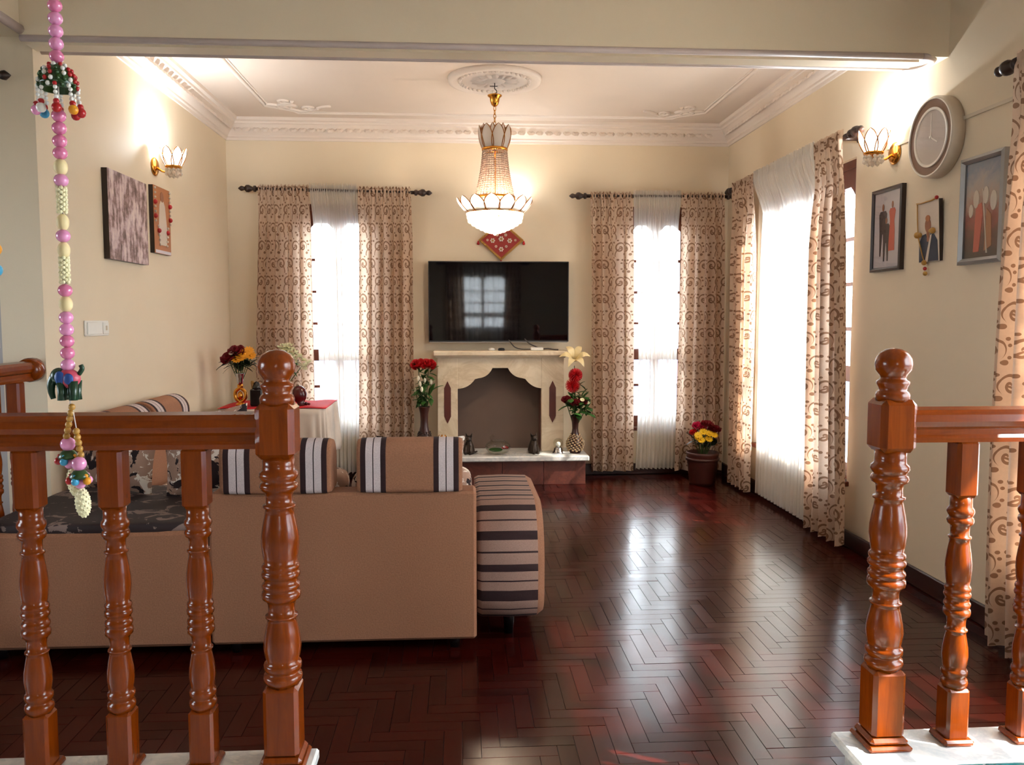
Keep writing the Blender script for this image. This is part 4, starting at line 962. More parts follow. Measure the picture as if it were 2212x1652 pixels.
MB().prism([(.02, -.19), (.07, -.17), (.06, -.03), (.03, .0)], -0.0247, -0.0225, 'y').build('printed_figure', 'print_orange', f3)
MB().prism([(.035, -.2), (.043, -.2), (.0, .09), (-.006, .09)], -0.0255, -0.0225, 'y').build('printed_mast', 'print_cream', f3)
for k, (x, zz, s) in enumerate(((-.05, .05, .03), (.02, .06, .028), (.075, .03, .032), (-.085, .0, .022))):
    MB().prism([(x + s * .7 * math.cos(q * PI / 6), zz + s * 1.4 * math.sin(q * PI / 6)) for q in range(12)], -0.025 - .0003 * k, -0.0225, 'y').build('printed_horse', 'print_cream', f3)
p1 = frame('large unframed lilac and brown city print on the left wall', 'picture', (XL, 5.10, 1.995), PI / 2, 0.575, 0.505, 0, 0.032, 'frame_dark', 'print_city')
p2 = frame('small orange portrait of a white-robed figure with red bead garland, left wall', 'picture', (XL, 5.665, 2.05), PI / 2, 0.30, 0.435, 0, 0.028, 'frame_dark', 'print_orange')
MB().prism([(-.06, -.16), (.07, -.16), (.08, -.05), (.05, .10), (.025, .13), (-.025, .13), (-.05, .10), (-.07, -.05)], -0.032, -0.0305, 'y').build('printed_robe', 'print_cream', p2)
MB().prism([(0.03 * math.cos(k * PI / 8), 0.155 + 0.034 * math.sin(k * PI / 8)) for k in range(16)], -0.0325, -0.0305, 'y').build('printed_face', 'skin', p2)
MB().prism([(-.14, -.215), (.14, -.215), (.14, -.195), (-.14, -.195)], -0.0325, -0.0305, 'y').build('printed_border', 'print_white', p2)
for sx in (-1, 1):
    for k in range(13):
        zz = .20 - k * 0.03; x = sx * (0.135 - 0.006 * k if k > 7 else 0.135)
        red = k in (3, 6, 9)
        MB().sphere((x, -.036, zz), .016 if red else .008, 8, 6).build('garland_bead', 'bead_red' if red else 'print_cream', p2)
# clock
ck = thing('wall_clock', 'round wall clock with brown ring and plain pale face, right wall', 'clock', (XR, 4.03, 2.30)); ck.rotation_euler = (0, R(-90), 0); ck.scale = (0.93, 0.93, 0.85)
MB().lathe([(0.0001, 0), (0.205, 0), (0.213, 0.004), (0.213, 0.066), (0.206, 0.074), (0.200, 0.076), (0.196, 0.068), (0.19, 0.064), (0.0001, 0.064)], 64).build('case', 'clock_rim', ck)
MB().lathe([(0.150, 0.064), (0.198, 0.064), (0.196, 0.071), (0.150, 0.066), (0.150, 0.064)], 64, None, 0, False).build('ring', 'clock_ring', ck)
MB().lathe([(0.142, 0.062), (0.155, 0.064), (0.155, 0.074), (0.142, 0.072), (0.142, 0.062)], 64, None, 0, False).lathe([(0.197, 0.07), (0.204, 0.07), (0.204, 0.079), (0.197, 0.079), (0.197, 0.07)], 64, None, 0, False).build('bezel', 'clock_white', ck)
MB().lathe([(0.0001, 0.060), (0.145, 0.060), (0.145, 0.066), (0.0001, 0.066)], 48, None, 0, False).build('dial', 'clock_face', ck)
# hands: local x is up on the wall, local y runs along it
MB().box((-0.012, -0.003, 0.067), (0.125, 0.003, 0.069)).build('minute_hand', 'clock_white', ck)
MB().box((-0.012, -0.0035, 0.069), (0.075, 0.0035, 0.071), RZ(R(-118))).build('hour_hand', 'clock_white', ck)
MB().lathe([(0.0001, 0.066), (0.008, 0.066), (0.008, 0.073), (0.0001, 0.074)], 12).build('hub', 'clock_white', ck)
MB().lathe([(0.0001, 0.0745), (0.143, 0.0745), (0.143, 0.0755), (0.0001, 0.0755)], 48, None, 0, False).build('glass', 'picture_glass', ck)
tag(MB().box((XR - 0.012, 3.27, 2.342), (XR, 4.55, 2.358)).build('cable_conduit', 'conduit'), 'thin cable conduit running along the right wall behind the clock', 'conduit')
sw = thing('light_switch', 'white double light switch plate on the left wall', 'light switch', (XL, 4.67, 1.352), PI / 2)
MB().bbox((-0.145, -0.010, -0.042), (0.145, 0, 0.042), 0.003).build('plate', 'white_plastic', sw)
MB().bbox((-0.13, -0.016, -0.033), (0.045, -0.008, 0.033), 0.003).build('rocker', 'white_plastic', sw)
MB().bbox((0.065, -0.016, -0.033), (0.135, -0.008, 0.033), 0.003).build('rocker', 'white_plastic', sw)
MB().bbox((0.092, -0.022, -0.012), (0.106, -0.014, 0.014), 0.002).build('toggle', 'conduit', sw)
# ================================================================ flowers and vases
def leaf_mesh(mb, M, l, w_, bend=0.4, mi=0):
    mb.grid(lambda u, v: ((u - .5) * w_ * math.sin(PI * min(1, .08 + .92 * v)) , bend * l * v * v + 0.12 * w_ * abs(u - .5) * 2, l * v * (1 - .25 * bend * v)), 2, 5, mi, M)
def blossom(kind, name, mat, parent, p, s, rg, face=None):
    """one flower head at p, size s"""
    M = T(p) @ (face if face is not None else RZ(rg.uniform(0, 6)))
    mb = MB()
    if kind == 'rose':
        for ring in range(4):
            n = 3 + ring; r = s * (0.16 + 0.25 * ring); 
            for k in range(n):
                a = 2 * PI * (k + .37 * ring) / n
                mb.grid(lambda u, v: (r * (0.35 + .65 * math.sin(v * 1.45)), (u - .5) * 1.7 * r * math.sin(PI * min(1, .25 + .62 * v)) + 0, s * (.95 - .12 * ring) * v - s * .25 - 0.15 * r * (2 * u - 1) ** 2), 4, 4, 0, M @ RZ(a))
    elif kind == 'tulip':
        for k in range(6):
            a = 2 * PI * k / 6
            mb.grid(lambda u, v: (s * (.42 * math.sin(PI * (.12 + .72 * v))) - (2 * u - 1) ** 2 * .1 * s, (u - .5) * s * .62 * math.sin(PI * min(1, .18 + .8 * v)), s * 1.5 * v - s * .6), 4, 6, 0, M @ RZ(a))
    elif kind == 'daisy':
        for k in range(12):
            a = 2 * PI * k / 12
            mb.grid(lambda u, v: (s * (.15 + .85 * v), (u - .5) * s * .42 * math.sin(PI * min(1, .2 + .7 * v)), s * .18 * v - .02 * s), 2, 4, 0, M @ RZ(a))
        mb.sphere((0, 0, 0.05 * s), s * .24, 8, 5, 0, (1, 1, .5), M)
    elif kind == 'pom':
        N = 150
        for k in range(N):
            zz = 1 - 2 * (k + .5) / N; a = k * 2.39996; rr = math.sqrt(1 - zz * zz); d = Vector((rr * math.cos(a), rr * math.sin(a), zz))
            q = Vector((0, 0, 1)).rotation_difference(d).to_matrix().to_4x4()
            mb.add([(-.09 * s, -.03 * s, .3 * s), (.09 * s, -.03 * s, .3 * s), (0, .07 * s, .3 * s), (0.05 * s, 0, .98 * s), (-.06 * s, .03 * s, 1.0 * s)], [(0, 1, 3), (1, 2, 4), (2, 0, 4), (0, 3, 4), (1, 4, 3)], M @ q, 0, False)
    elif kind == 'lily':
        for k in range(6):
            a = 2 * PI * k / 6
            mb.grid(lambda u, v: (s * (.1 + .9 * v ** 1.3), (u - .5) * s * .45 * math.sin(PI * min(1, .15 + .83 * v)), s * (.75 * math.sin(v * 2.0) - .35 * v * v)), 4, 6, 0, M @ RZ(a))
        for k in range(5): a = k * 1.25; mb.tube([(0, 0, 0), (.18 * s * math.cos(a), .18 * s * math.sin(a), .6 * s)], .015 * s, 5, M)
    elif kind == 'cluster':
        for k in range(14):
            q = Vector((rg.gauss(0, .45), rg.gauss(0, .45), rg.gauss(0, .35))) * s
            for h in range(5):
                a = h * 1.257; mb.grid(lambda u, v: (s * .38 * v, (u - .5) * s * .3 * math.sin(PI * min(1, .2 + .7 * v)), .12 * s * v), 2, 3, 0, M @ T(q) @ RX(rg.uniform(-1, .4)) @ RZ(a))
    return mb.build(name, mat, parent)
def bouquet(label, loc, neck, blooms, leaves, seed, lmat='leaf_green', group='flower bouquets', name='flower_bouquet'):
    """neck: z of the vase mouth relative to loc; blooms: (kind,name,mat,(x,y,z),size)"""
    rg = random.Random(seed); t = thing(name, label, 'flowers', loc, 0, group)
    for kind, nm, mat, p, s in blooms:
        p = Vector(p); face = None
        if kind in ('daisy', 'lily', 'rose', 'cluster'):
            d = Vector((p.x * 1.5, -0.5 if kind != 'rose' else -.25, 0.5)).normalized(); face = Vector((0, 0, 1)).rotation_difference(d).to_matrix().to_4x4()
        b = blossom(kind, nm, mat, t, p, s, rg, face)
    m_ = MB()
    for kind, nm, mat, p, s in blooms:
        p = Vector(p); q = Vector((p.x * .15, p.y * .15, neck - 0.06)); mid = q.lerp(p, .55) + Vector((p.x * .12, 0, 0.01)); m_.tube(curve([q, mid, p + Vector((0, 0, -s * .35))], 5), 0.0035, 5)
    m_.build('stems', 'stem_green', t)
    for (p, l, w_, az, tilt) in leaves:
        m_ = MB(); leaf_mesh(m_, T(p) @ RZ(az) @ RX(tilt), l, w_); m_.build('leaf', lmat, t)
    return t
def spray(rg, n, c, rad, l, w_, hspread=0.1):
    L = []
    for k in range(n):
        az = rg.uniform(0, 6.28); L.append(((c[0] + rg.uniform(-rad, rad), c[1] + rg.uniform(-rad, rad) * .6, c[2] + rg.uniform(-hspread, hspread)), l * rg.uniform(.7, 1.25), w_ * rg.uniform(.7, 1.2), az, rg.uniform(-1.9, -.2)))
    return L
rg = random.Random(21)
HZ = 0.25
# right of the fireplace: shell-covered vase on the hearth, red flowers
v1 = thing('vase', 'brown vase with a bulb of pale shells right of the fireplace', 'vase', (0.985, 7.02, HZ))
MB().lathe([(0.0001, 0), (0.045, 0), (0.048, 0.008), (0.06, 0.03), (0.072, 0.065), (0.068, 0.10), (0.048, 0.145), (0.03, 0.18), (0.026, 0.215), (0.030, 0.27), (0.043, 0.315), (0.045, 0.325), (0.038, 0.325), (0.028, 0.28), (0.0001, 0.27)], 28).build('body', 'vase_brown', v1)
mb = MB()
for k in range(120):
    t = k / 120; zz = 0.02 + 0.145 * t; a = k * 2.39996; r = 0.056 + 0.017 * math.sin(PI * min(1, t * 1.15)) - 0.035 * max(0, t - .55) * 1.3
    mb.sphere((r * math.cos(a), r * math.sin(a), zz), 0.0105, 6, 4, 0, (1, 1, .8))
sh = mb.build('shells', 'vase_shell', v1); sh['label'] = 'band of small pale shells'; sh['kind'] = 'stuff'
bouquet('red pompom flowers with dark red blooms and a cream lily right of the fireplace', (0.985, 7.02, HZ), 0.30,
        [('pom', 'pompom_flower', 'flower_red', (-0.005, -0.03, 0.675), 0.062), ('pom', 'pompom_flower', 'flower_red', (-0.03, -0.05, 0.59), 0.066), ('lily', 'lily', 'bead_ivory', (-0.005, 0.04, 0.80), 0.135),
         ('rose', 'rose', 'flower_dark_red', (-0.085, -0.05, 0.47), 0.045), ('rose', 'rose', 'flower_dark_red', (-0.02, -0.09, 0.445), 0.045), ('rose', 'rose', 'flower_dark_red', (0.055, -0.06, 0.455), 0.045), ('daisy', 'small_white_flower', 'flower_cream', (0.045, -0.10, 0.47), 0.022), ('daisy', 'small_white_flower', 'flower_cream', (0.10, -0.05, 0.44), 0.02)],
        spray(rg, 60, (0.02, 0, 0.42), 0.11, 0.085, 0.055, .08) + spray(rg, 10, (0.02, 0, 0.54), 0.06, 0.08, 0.045, .05), 5)
v2 = thing('vase', 'dark brown flared vase left of the fireplace', 'vase', (-0.313, 7.04, HZ))
MB().lathe([(0.0001, 0), (0.06, 0), (0.064, 0.008), (0.074, 0.05), (0.073, 0.09), (0.068, 0.12), (0.05, 0.18), (0.035, 0.24), (0.033, 0.29), (0.036, 0.35), (0.047, 0.40), (0.052, 0.41), (0.045, 0.41), (0.03, 0.35), (0.0001, 0.34)], 28).build('body', 'vase_brown', v2)
mb = MB()
for k in range(70):
    t = k / 70; a = k * 2.39996; mb.sphere(((0.071 - 0.024 * t) * math.cos(a), (0.071 - 0.024 * t) * math.sin(a), 0.10 + 0.095 * t), 0.0085, 6, 4)
sh = mb.build('knobs', 'bronze', v2); sh['kind'] = 'stuff'
bouquet('two red and several white tulips in the vase left of the fireplace', (-0.313, 7.04, 0), 0.64,
        [('rose', 'red_bloom', 'flower_red', (-0.045, -0.03, 1.02), 0.072), ('rose', 'red_bloom', 'flower_red', (0.04, -0.02, 1.02), 0.070), ('tulip', 'white_tulip', 'flower_white', (-0.045, -0.06, 0.90), 0.030), ('tulip', 'white_tulip', 'flower_white', (-0.03, -0.08, 0.855), 0.030), ('tulip', 'white_tulip', 'flower_white', (-0.015, -0.09, 0.81), 0.030),
         ('tulip', 'white_tulip', 'flower_white', (0.01, -0.05, 0.885), 0.028), ('tulip', 'white_tulip', 'flower_white', (0.062, -0.05, 0.87), 0.030), ('tulip', 'white_tulip', 'flower_white', (-0.07, -0.05, 0.80), 0.022)],
        spray(rg, 22, (0.0, 0, 0.74), 0.06, 0.11, 0.05, .06) + spray(rg, 26, (0.0, 0, 0.88), 0.05, 0.10, 0.04, .08), 6, group='flower bouquets')
# floor pot in the back right corner
pt = thing('flower_pot', 'dark brown pot on the floor in the back right corner', 'pot', (2.06, 6.86, 0))
MB().lathe([(0.0001, 0), (0.105, 0), (0.11, 0.02), (0.135, 0.25), (0.14, 0.27), (0.13, 0.275), (0.12, 0.25), (0.0001, 0.24)], 32).build('body', 'pot_brown', pt)
MB().lathe([(0.125, 0.20), (0.143, 0.205), (0.143, 0.225), (0.125, 0.23), (0.125, 0.20)], 32).build('rim_band', 'vase_brown', pt)
bl = []
for x, zz, m_, s in ((-0.06, 0.505, 'flower_pink', .045), (0.0, 0.525, 'flower_dark_red', .04), (-0.02, 0.49, 'flower_pink', .045), (0.05, 0.51, 'flower_dark_red', .045), (0.10, 0.48, 'flower_dark_red', .042), (-0.10, 0.45, 'flower_red', .035), (0.07, 0.47, 'flower_dark_red', .04)): bl.append(('rose', 'rose', m_, (x, -0.04 + rg.uniform(-.03, .05), zz), s))
for x, zz in ((-0.02, 0.455), (-0.07, 0.43), (0.03, 0.44), (-0.045, 0.39), (0.025, 0.395), (0.07, 0.43), (-0.065, 0.41)): bl.append(('daisy', 'yellow_flower', 'flower_yellow', (x, -0.09 + rg.uniform(-.02, .02), zz), .036))
bouquet('pink and yellow flowers in the corner pot', (2.06, 6.86, 0), 0.27, bl, spray(rg, 26, (0, 0, 0.36), 0.09, 0.09, 0.05, .05), 7, 'leaf_dark')
# ================================================================ hearth ornaments
gb = thing('glass_bowl', 'clear glass bowl with a red bloom inside on the hearth', 'bowl', (0.315, 6.98, HZ))
MB().lathe([(0.0001, 0.001), (0.04, 0.001), (0.085, 0.02), (0.108, 0.055), (0.105, 0.085), (0.08, 0.11), (0.055, 0.12), (0.052, 0.12), (0.077, 0.107), (0.101, 0.084), (0.104, 0.055), (0.082, 0.024), (0.04, 0.006), (0.0001, 0.006)], 32).build('body', 'clear_glass', gb)
MB().sphere((-0.02, 0, 0.04), 0.035, 10, 6, 0, (1.8, 1.3, .5)).build('moss', 'leaf_green', gb)
MB().tube(curve([(-.05, 0, .11), (-.065, 0, .145), (-.045, 0, .165), (-.035, 0, .15)], 6), 0.008, 6).build('glass_neck', 'clear_glass', gb)
blossom('rose', 'red_bloom', 'flower_red', gb, Vector((0.06, -0.03, 0.06)), 0.028, rg)
def dog(label, loc, rz, s):
    """small seated animal figurine: trunk, head with ears, forelegs, tail"""
    t = thing('animal_figurine', label, 'figurine', loc, rz, 'seated animal figurines')
    m_ = MB().lathe([(0.0001, 0), (.042 * s, .004 * s), (.046 * s, .03 * s), (.036 * s, .065 * s), (.026 * s, .09 * s), (.02 * s, .105 * s), (0.0001, .11 * s)], 16); m_.build('body', 'bronze', t)
    MB().sphere((0, -.012 * s, .118 * s), .024 * s, 12, 8, 0, (1, 1.15, 1)).sphere((0, -.04 * s, .112 * s), .012 * s, 10, 6, 0, (1, 1.4, .9)).build('head', 'bronze', t)
    for sx in (-1, 1):
        MB().lathe([(.010 * s, 0), (.005 * s, .02 * s), (.0001, .032 * s)], 8, T((sx * .016 * s, 0, .132 * s)) @ RY(sx * .3)).build('ear', 'bronze', t)
        MB().tube([(sx * .016 * s, -.03 * s, .07 * s), (sx * .018 * s, -.04 * s, .03 * s), (sx * .018 * s, -.044 * s, .0)], .009 * s, 8).sphere((sx * .018 * s, -.05 * s, .006 * s), .011 * s, 8, 6, 0, (1, 1.5, .6)).build('foreleg', 'bronze', t)
    MB().tube(curve([(.02 * s, .035 * s, .01 * s), (.05 * s, .03 * s, .012 * s), (.06 * s, 0, .02 * s)], 6), .007 * s, 6).build('tail', 'bronze', t)
dog('dark seated animal figurine between the glass bowl and the glass globe', (0.625, 7.02, HZ), .3, 1.12)
dog('dark seated animal figurine beside the sofa headrest on the hearth', (0.068, 7.02, HZ), -.2, 1.12)
sg = thing('glass_globe', 'small glass globe ornament on the right end of the hearth', 'ornament', (0.835, 7.0, HZ))
MB().lathe([(0.0001, 0), (0.05, 0), (0.052, 0.008), (0.042, 0.02), (0.036, 0.045), (0.03, 0.055), (0.0001, 0.056)], 24).build('base', 'chrome', sg)
MB().sphere((0, 0, 0.09), 0.042, 20, 14).build('globe', 'clear_glass', sg)
MB().sphere((0, 0, 0.08), 0.022, 12, 8).lathe([(.016, .05), (.006, .075)], 10).build('figure_inside', 'white_plastic', sg)
MB().bbox((0.03, -0.03, 0), (0.10, 0.0, 0.018), 0.006).build('plinth', 'marble_white', sg)
og = thing('ball_ornament', 'ribbed ivory and gold ball ornament left of the fireplace', 'ornament', (-0.155, 7.0, HZ))
MB().lathe([(0.0001, 0), (0.03, 0), (0.032, 0.05), (0.022, 0.085), (0.0001, 0.09)], 16).build('base', 'gold_dull', og)
mb = MB()
for k in range(10): a = 2 * PI * k / 10; mb.sphere((0.026 * math.cos(a), 0.026 * math.sin(a), 0.125), 0.022, 8, 8, k % 2, (1, 1, 2.0))
mb.build('ball', ['print_cream', 'gold'], og)
# ================================================================ corner table with cloth
tb = thing('corner_table', 'square table under white lace cloth in the back left corner', 'table', (-1.42, 6.55, 0))
for sx in (-.34, .34):
    for sy in (-.24, .30): MB().bbox((sx - .025, sy - .025, 0), (sx + .025, sy + .025, .70), .005).build('leg', 'dark_wood', tb)
MB().bbox((-.36, -.25, .69), (.37, .31, .722), .006).build('table_top', 'dark_wood', tb)
clo = MB(); N = 160
def outline(t, k):
    """rounded square outline of the cloth with ripples, k = drop 0..1"""
    a = 2 * PI * t; e = .22; c, s_ = math.cos(a), math.sin(a)
    x = math.copysign(abs(c) ** e, c) * .405; y = math.copysign(abs(s_) ** e, s_) * .33
    rip = 1 + k * (.035 + .035 * math.sin(a * 22)); return x * rip + .005, y * rip + .03
def cl_fn(u, v):
    if v < .25: q = v / .25; x, y = outline(u, 0); return (x * q, .03 + (y - .03) * q, .727)
    q = (v - .25) / .75; x, y = outline(u, q); return (x, y, .727 - .36 * q - (.02 * math.sin(2 * PI * u * 44) if q > .99 else 0) - .004 * (1 if q > 0 else 0))
clo.grid(cl_fn, N, 12, 0); clo.f = clo.f
tag(clo.build('tablecloth', 'lace', None, (-1.42, 6.55, 0), solid=0.002), 'white lace cloth draped over the corner table', 'tablecloth')
rn = MB(); rn.grid(lambda u, v: (-.40 + .80 * u, -.10 + .43 * v - .19 * max(0, 1 - v * 2.5) * (1 if True else 0), .7335 + .004 * math.sin(u * 17 + v * 5)), 20, 8)
tag(rn.build('table_runner', 'red_cloth', None, (-1.42, 6.55, 0), solid=0.003), 'red cloth lying on the white tablecloth', 'cloth')
TZ = 0.738
va = thing('vase', 'silver and gold twisted figurine vase on the red cloth', 'vase', (-1.70, 6.46, TZ))
MB().lathe([(0.0001, 0), (.035, 0), (.038, .01), (.02, .022), (.0001, .024)], 20).build('foot', 'gold', va)
MB().tube(curve([(0, 0, .02), (-.036, 0, .06), (-.034, 0, .11), (0.008, 0, .145), (.004, 0, .17)], 6), [.014] * 25, 8).tube(curve([(0, 0, .02), (.036, 0, .055), (.036, 0, .105), (-.008, 0, .145), (0, 0, .17)], 6), [.013] * 25, 8).sphere((0, 0.0, .075), .022, 10, 8, 0, (1, .8, 1.6)).build('twisted_stem', 'gold', va)
MB().lathe([(.016, .16), (.024, .18), (.028, .21), (.036, .245), (.04, .25), (.03, .24), (.02, .20), (.0001, .195)], 20).build('cup', 'chrome', va)
bl = [('rose', 'rose', 'flower_dark_red', (-.07, -.03, .37), .07), ('rose', 'rose', 'flower_dark_red', (-.015, -.02, .42), .07), ('rose', 'rose', 'flower_dark_red', (-.055, .03, .42), .045)]
for x, y, zz in ((.05, -.04, .40), (.09, -.02, .385), (.03, -.06, .375), (.07, 0.0, .42), (.0, -.06, .36)): bl.append(('daisy', 'yellow_daisy', 'flower_orange', (x, y, zz), .045))
bl.append(('daisy', 'white_daisy', 'flower_white', (-.045, -.06, .405), .02))
bouquet('dark red roses and yellow daisies in the gold vase on the red cloth', (-1.70, 6.46, TZ), .24, bl, spray(rg, 44, (0, 0, .33), .08, .12, .035, .03) + spray(rg, 10, (0, 0, .31), .05, .12, .02, .02), 8, 'leaf_dark')
# dark statuette half hidden by the newel
st = thing('statuette', 'black statuette with a curved gold crest on the red cloth', 'statuette', (-1.565, 6.42, TZ))
MB().bbox((-.045, -.035, 0), (.045, .035, .13), .008).build('plinth', 'black_gloss', st)
MB().tube(curve([(-.03, 0, .13), (-.035, 0, .19), (-.01, 0, .16), (.03, 0, .15)], 6), .008, 8).build('crest', 'gold_dull', st)
MB().lathe([(.035, .12), (.03, .15), (.018, .18), (.0001, .19)], 14).build('figure', 'black_gloss', st)
rv = thing('round_vase', 'dark red glazed oval ornament on the red cloth beside the newel post', 'ornament', (-1.235, 6.43, TZ))
MB().lathe([(.0001, 0), (.04, 0), (.042, .008), (.026, .018), (.048, .05), (.056, .085), (.048, .125), (.028, .15), (.0001, .158)], 24, RY(R(-6))).build('body', 'red_lacquer', rv)
MB().sphere((.045, -.02, .016), .014, 8, 6).sphere((.065, -.01, .012), .010, 8, 6).build('knobs', 'red_lacquer', rv)
# cream bouquet behind the newel finial
vb = thing('vase', 'slim pale vase hidden behind the left newel finial', 'vase', (-1.40, 6.70, TZ))
MB().lathe([(.0001, 0), (.04, 0), (.045, .06), (.03, .14), (.022, .19), (.032, .22), (.024, .21), (.0001, .18)], 20).build('body', 'print_cream', vb)
bl = [('cluster', 'cream_flower', 'flower_cream', (x, y, zz), .055) for x, y, zz in ((-.02, 0, .42), (.05, -.02, .40), (-.08, 0, .37), (.10, .0, .36), (.02, -.04, .36), (.0, .02, .45), (.13, 0, .31))]
bouquet('cream flower sprays rising behind the left newel finial', (-1.40, 6.70, TZ), .21, bl, spray(rg, 14, (0, 0, .30), .07, .10, .03, .04), 9)
# ================================================================ hanging bead strings
def bead_string(label, x, y, spec, top, group):
    """spec: list of (z, kind)"""
    t = thing('bead_string', label, 'bead string', (x, y, top), 0, group)
    return t
BY = 1.50
K = BY / 1.60
bs = thing('bead_string', 'hanging string of pink and ivory beads with a painted elephant', 'bead string', (-0.690, BY, ZC))
def bz(py): return 1.40 + (690 - py) * BY / 1780 * 1.003
def bxx(py): return (-0.0185 + (-0.004) * ((py - 0) / 1100)) + 0.019
def bead(nm, mat, py, r, sc=(1, 1, 1), dx=0.0, dy=0.0, n=12, par=None):
    return MB().sphere((bxx(py) + dx, dy, bz(py) - ZC), r, n, 8, 0, sc).build(nm, mat, par or bs)
MB().tube([(0, 0, 0), (bxx(0), 0, bz(0) - ZC), (bxx(1000) + 0.002, 0, bz(905) - ZC)], 0.0015, 6).build('string', 'string_white', bs)
MB().lathe([(0.0001, 0.0), (0.018, 0.0), (0.014, -0.012), (0.0001, -0.014)], 16).build('ceiling_hook', 'bead_gold', bs)
PB = 0.0122
pk = ['bead_pink', 'bead_pink_dark']
py = -1300
seqs = []
y_ = 5
for q in range(40): seqs.append(('ivory' if q % 6 == 5 else 'pink', -15 - q * 26.5))
for kd, yy in seqs:
    if bz(yy) < ZC - 0.02: bead(kd + '_bead', 'bead_ivory' if kd == 'ivory' else pk[int(abs(yy)) % 2], yy, PB, (1, 1, .93))
for yy in (5, 57, 82, 107, 132, 157, 275, 300, 326, 350, 405, 518, 630, 686, 711, 735, 760, 785): bead('pink_bead', pk[0 if yy in (82, 107, 132, 405, 686, 711, 785, 518) else 1], yy, PB, (1, 1, .93), n=10)
for yy in (31, 378, 658): bead('ivory_bead', 'bead_ivory', yy, .0115, (1, 1, 1.25))
for yy in (490, 547): bead('teardrop_bead', 'bead_ivory', yy, .0105, (1, 1, 1.4))
for y0, y1 in ((420, 474), (563, 618)):
    mb = MB(); n = 11
    for k in range(n):
        yy = y0 + (y1 - y0) * k / n
        for h in range(5): a = h * 1.257 + k * .6; mb.sphere((bxx(yy) + .0065 * math.cos(a), .0065 * math.sin(a), bz(yy) - ZC), .0036, 6, 4)
    mb.build('seed_bead_rope', 'bead_pale', bs)
# bead cap with dangling beads
cap = MB().lathe([(.0001, 0), (.012, -.002), (.022, -.012), (.029, -.028), (.030, -.044), (.026, -.044), (.0001, -.01)], 20, T((bxx(172), 0, bz(172) - ZC))).build('bead_cap', 'bead_green', bs)
cols = ['bead_red', 'bead_green', 'bead_white']
for ring, (r, dz, n) in enumerate(((.013, -.003, 8), (.022, -.011, 13), (.027, -.020, 16), (.030, -.030, 18), (.031, -.040, 18))):
    for ci in range(3):
        mb = MB()
        for k in range(n):
            w_ = (k * 7 // n) % 2
            col = 2 if (k + ring) % 3 == 0 else w_
            if col != ci: continue
            a = 2 * PI * k / n + ring * .2; mb.sphere((bxx(172) + r * math.cos(a), r * math.sin(a), bz(172) - ZC + dz), .0042, 6, 4)
        if mb.v: mb.build('seed_beads', cols[ci], cap)['kind'] = 'stuff'
for k in range(8):
    a = 2 * PI * k / 8 + .3; p = Vector((bxx(215) + .031 * math.cos(a), .031 * math.sin(a), bz(172) - ZC - .046)); ln = .026
    dcol = ['bead_red', 'bead_red', 'bead_white', 'bead_blue', 'bead_pink', 'bead_white', 'bead_red', 'bead_orange'][k]
    m_ = MB().sphere(p, .0038, 6, 4).sphere(p + Vector((0, 0, -.008)), .0038, 6, 4).sphere(p + Vector((.001, 0, -.016)), .0042, 6, 4); dd = m_.build('dangle', 'bead_white', bs)
    MB().sphere(p + Vector((.003 * math.cos(a), 0, -.024)), .0055, 8, 6).build('dangle_tip', 'bead_red', dd); MB().sphere(p + Vector((.004 * math.cos(a), 0, -.034)), .0085, 8, 6).build('dangle_ball', dcol, dd)
# painted elephant: trunk to the left, tail and legs
ez = bz(858) - ZC; ex = bxx(830)
el = MB().sphere((ex, 0, ez + .038), .0205, 16, 12, 0, (1.0, .78, .85)).build('elephant_body', 'elephant_pink', bs)
for sx in (-.009, .011):
    for sy in (-.008, .008): MB().lathe([(.0075, 0), (.0065, .012), (.0085, .034)], 10, T((ex + sx, sy, ez))).build('leg', 'elephant_green', el)
MB().sphere((ex - .016, 0, ez + .042), .0145, 12, 10, 0, (1, .9, 1.05)).tube(curve([(ex - .022, 0, ez + .042), (ex - .029, 0, ez + .03), (ex - .030, 0, ez + .015), (ex - .027, 0, ez + .002)], 5), [.0095 - .005 * k / 15 for k in range(16)], 8).build('head_and_trunk', 'elephant_green', el)
for sy in (-1, 1): MB().sphere((ex - .009, sy * .0135, ez + .040), .010, 10, 8, 0, (.9, .35, 1.2)).build('ear', 'elephant_blue', el)
MB().tube(curve([(ex + .018, 0, ez + .045), (ex + .024, 0, ez + .055), (ex + .022, 0, ez + .062)], 5), .004, 6).build('tail', 'elephant_green', el)
MB().sphere((ex + .006, -.014, ez + .038), .009, 10, 8, 0, (1, .4, 1.1)).build('saddle', 'elephant_blue', el)
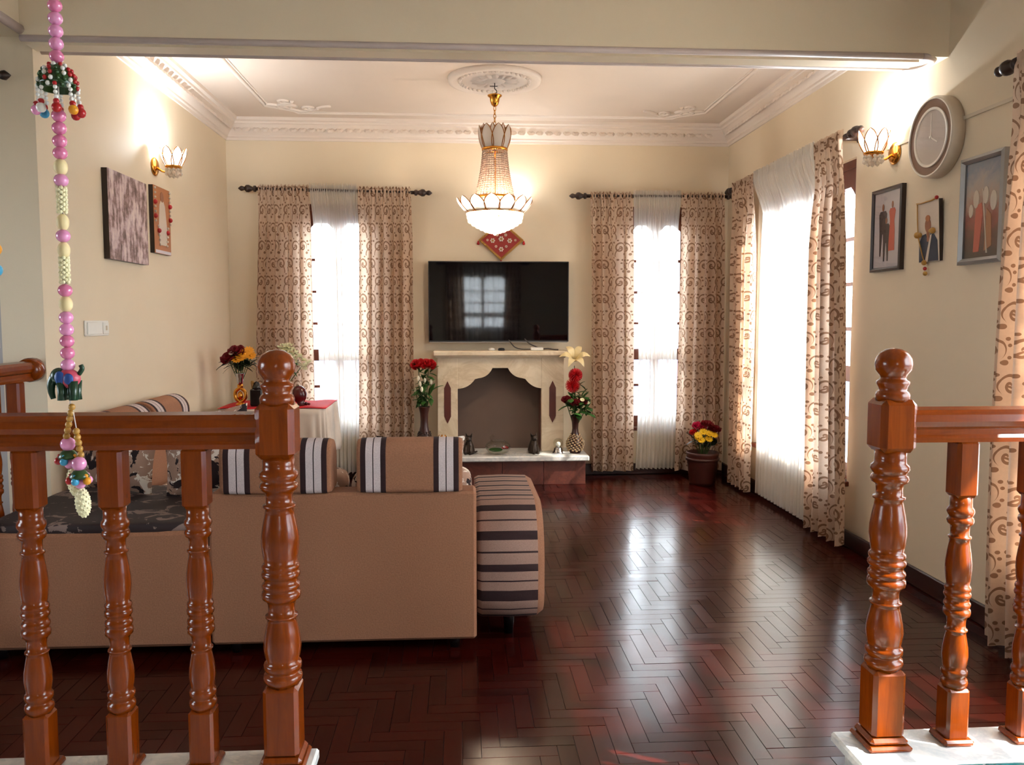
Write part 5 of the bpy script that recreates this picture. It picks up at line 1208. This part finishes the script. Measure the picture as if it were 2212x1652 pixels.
# two tails of gold beads with tassels
for k in range(6): bead('gold_bead', 'bead_gold', 873 + k * 12.3, .0062, dx=.004 - .0022 * k, n=8)
for k in range(5): bead('gold_bead', 'bead_gold', 924 + k * 12.3, .0062, dx=.012 + .0015 * k, dy=-.004, n=8)
MB().tube([(bxx(860) + .004, 0, bz(866) - ZC), (bxx(920) + .012, -.003, bz(920) - ZC)], .001, 5).build('string', 'string_white', bs)
def tassel(px_dx, y0, dy, tilt):
    bead('pink_bead', 'bead_pink', y0, .0128, dx=px_dx, dy=dy)
    x = bxx(y0) + px_dx; zz = bz(y0) - ZC
    cp = MB().lathe([(.0001, -.010), (.010, -.012), (.017, -.022), (.016, -.026), (.0001, -.016)], 12, T((x, dy, zz))).build('bead_cap', 'bead_green', bs)
    for k, c in enumerate(('bead_red', 'bead_blue', 'bead_orange', 'bead_pink', 'bead_white')):
        a = 2 * PI * k / 5 + 3.3; MB().sphere((x + .017 * math.cos(a), dy + .012 * math.sin(a), zz - .030), .0072, 8, 6).sphere((x + .015 * math.cos(a), dy + .012 * math.sin(a), zz - .021), .004, 6, 4).build('dangle_ball', c, cp)
    bead('pink_bead', 'bead_pink', y0 + 42, .0095, dx=px_dx + tilt * .2, dy=dy, par=cp)
    M = T((x + tilt, dy, zz - .070)) @ RY(-tilt * 18)
    mb = MB().sphere((0, 0, 0), .0122, 14, 12, 0, (1, 1, 2.15), M)
    for k in range(90):
        t = (k + .5) / 90; c_2 = 1 - 2 * t; a = k * 2.39996; r = math.sqrt(1 - c_2 * c_2) * .0118; mb.sphere((r * math.cos(a), r * math.sin(a), c_2 * .0258), .0022, 5, 3, 0, (1, 1, 1), M)
    mb.build('tassel_drop', 'bead_pale', bs)
tassel(-.007, 952, .004, .010); tassel(.0165, 992, -.008, .004)
# second string at the very left edge
b2 = thing('bead_string', 'second bead string at the left picture edge, only an orange and a blue bead showing', 'bead string', (-0.808, BY, ZC))
MB().tube([(0, 0, 0), (0, 0, -1.75)], .0015, 6).build('string', 'string_white', b2)
MB().sphere((0, 0, 1.522 - ZC), .0115, 12, 8).build('orange_bead', 'bead_orange', b2)
MB().sphere((0, 0, 1.486 - ZC), .0115, 12, 8).build('blue_bead', 'bead_blue', b2)
for q in range(30): MB().sphere((0, 0, -.03 - q * .05), .0035, 8, 6).build('seed_bead', 'bead_gold', b2)
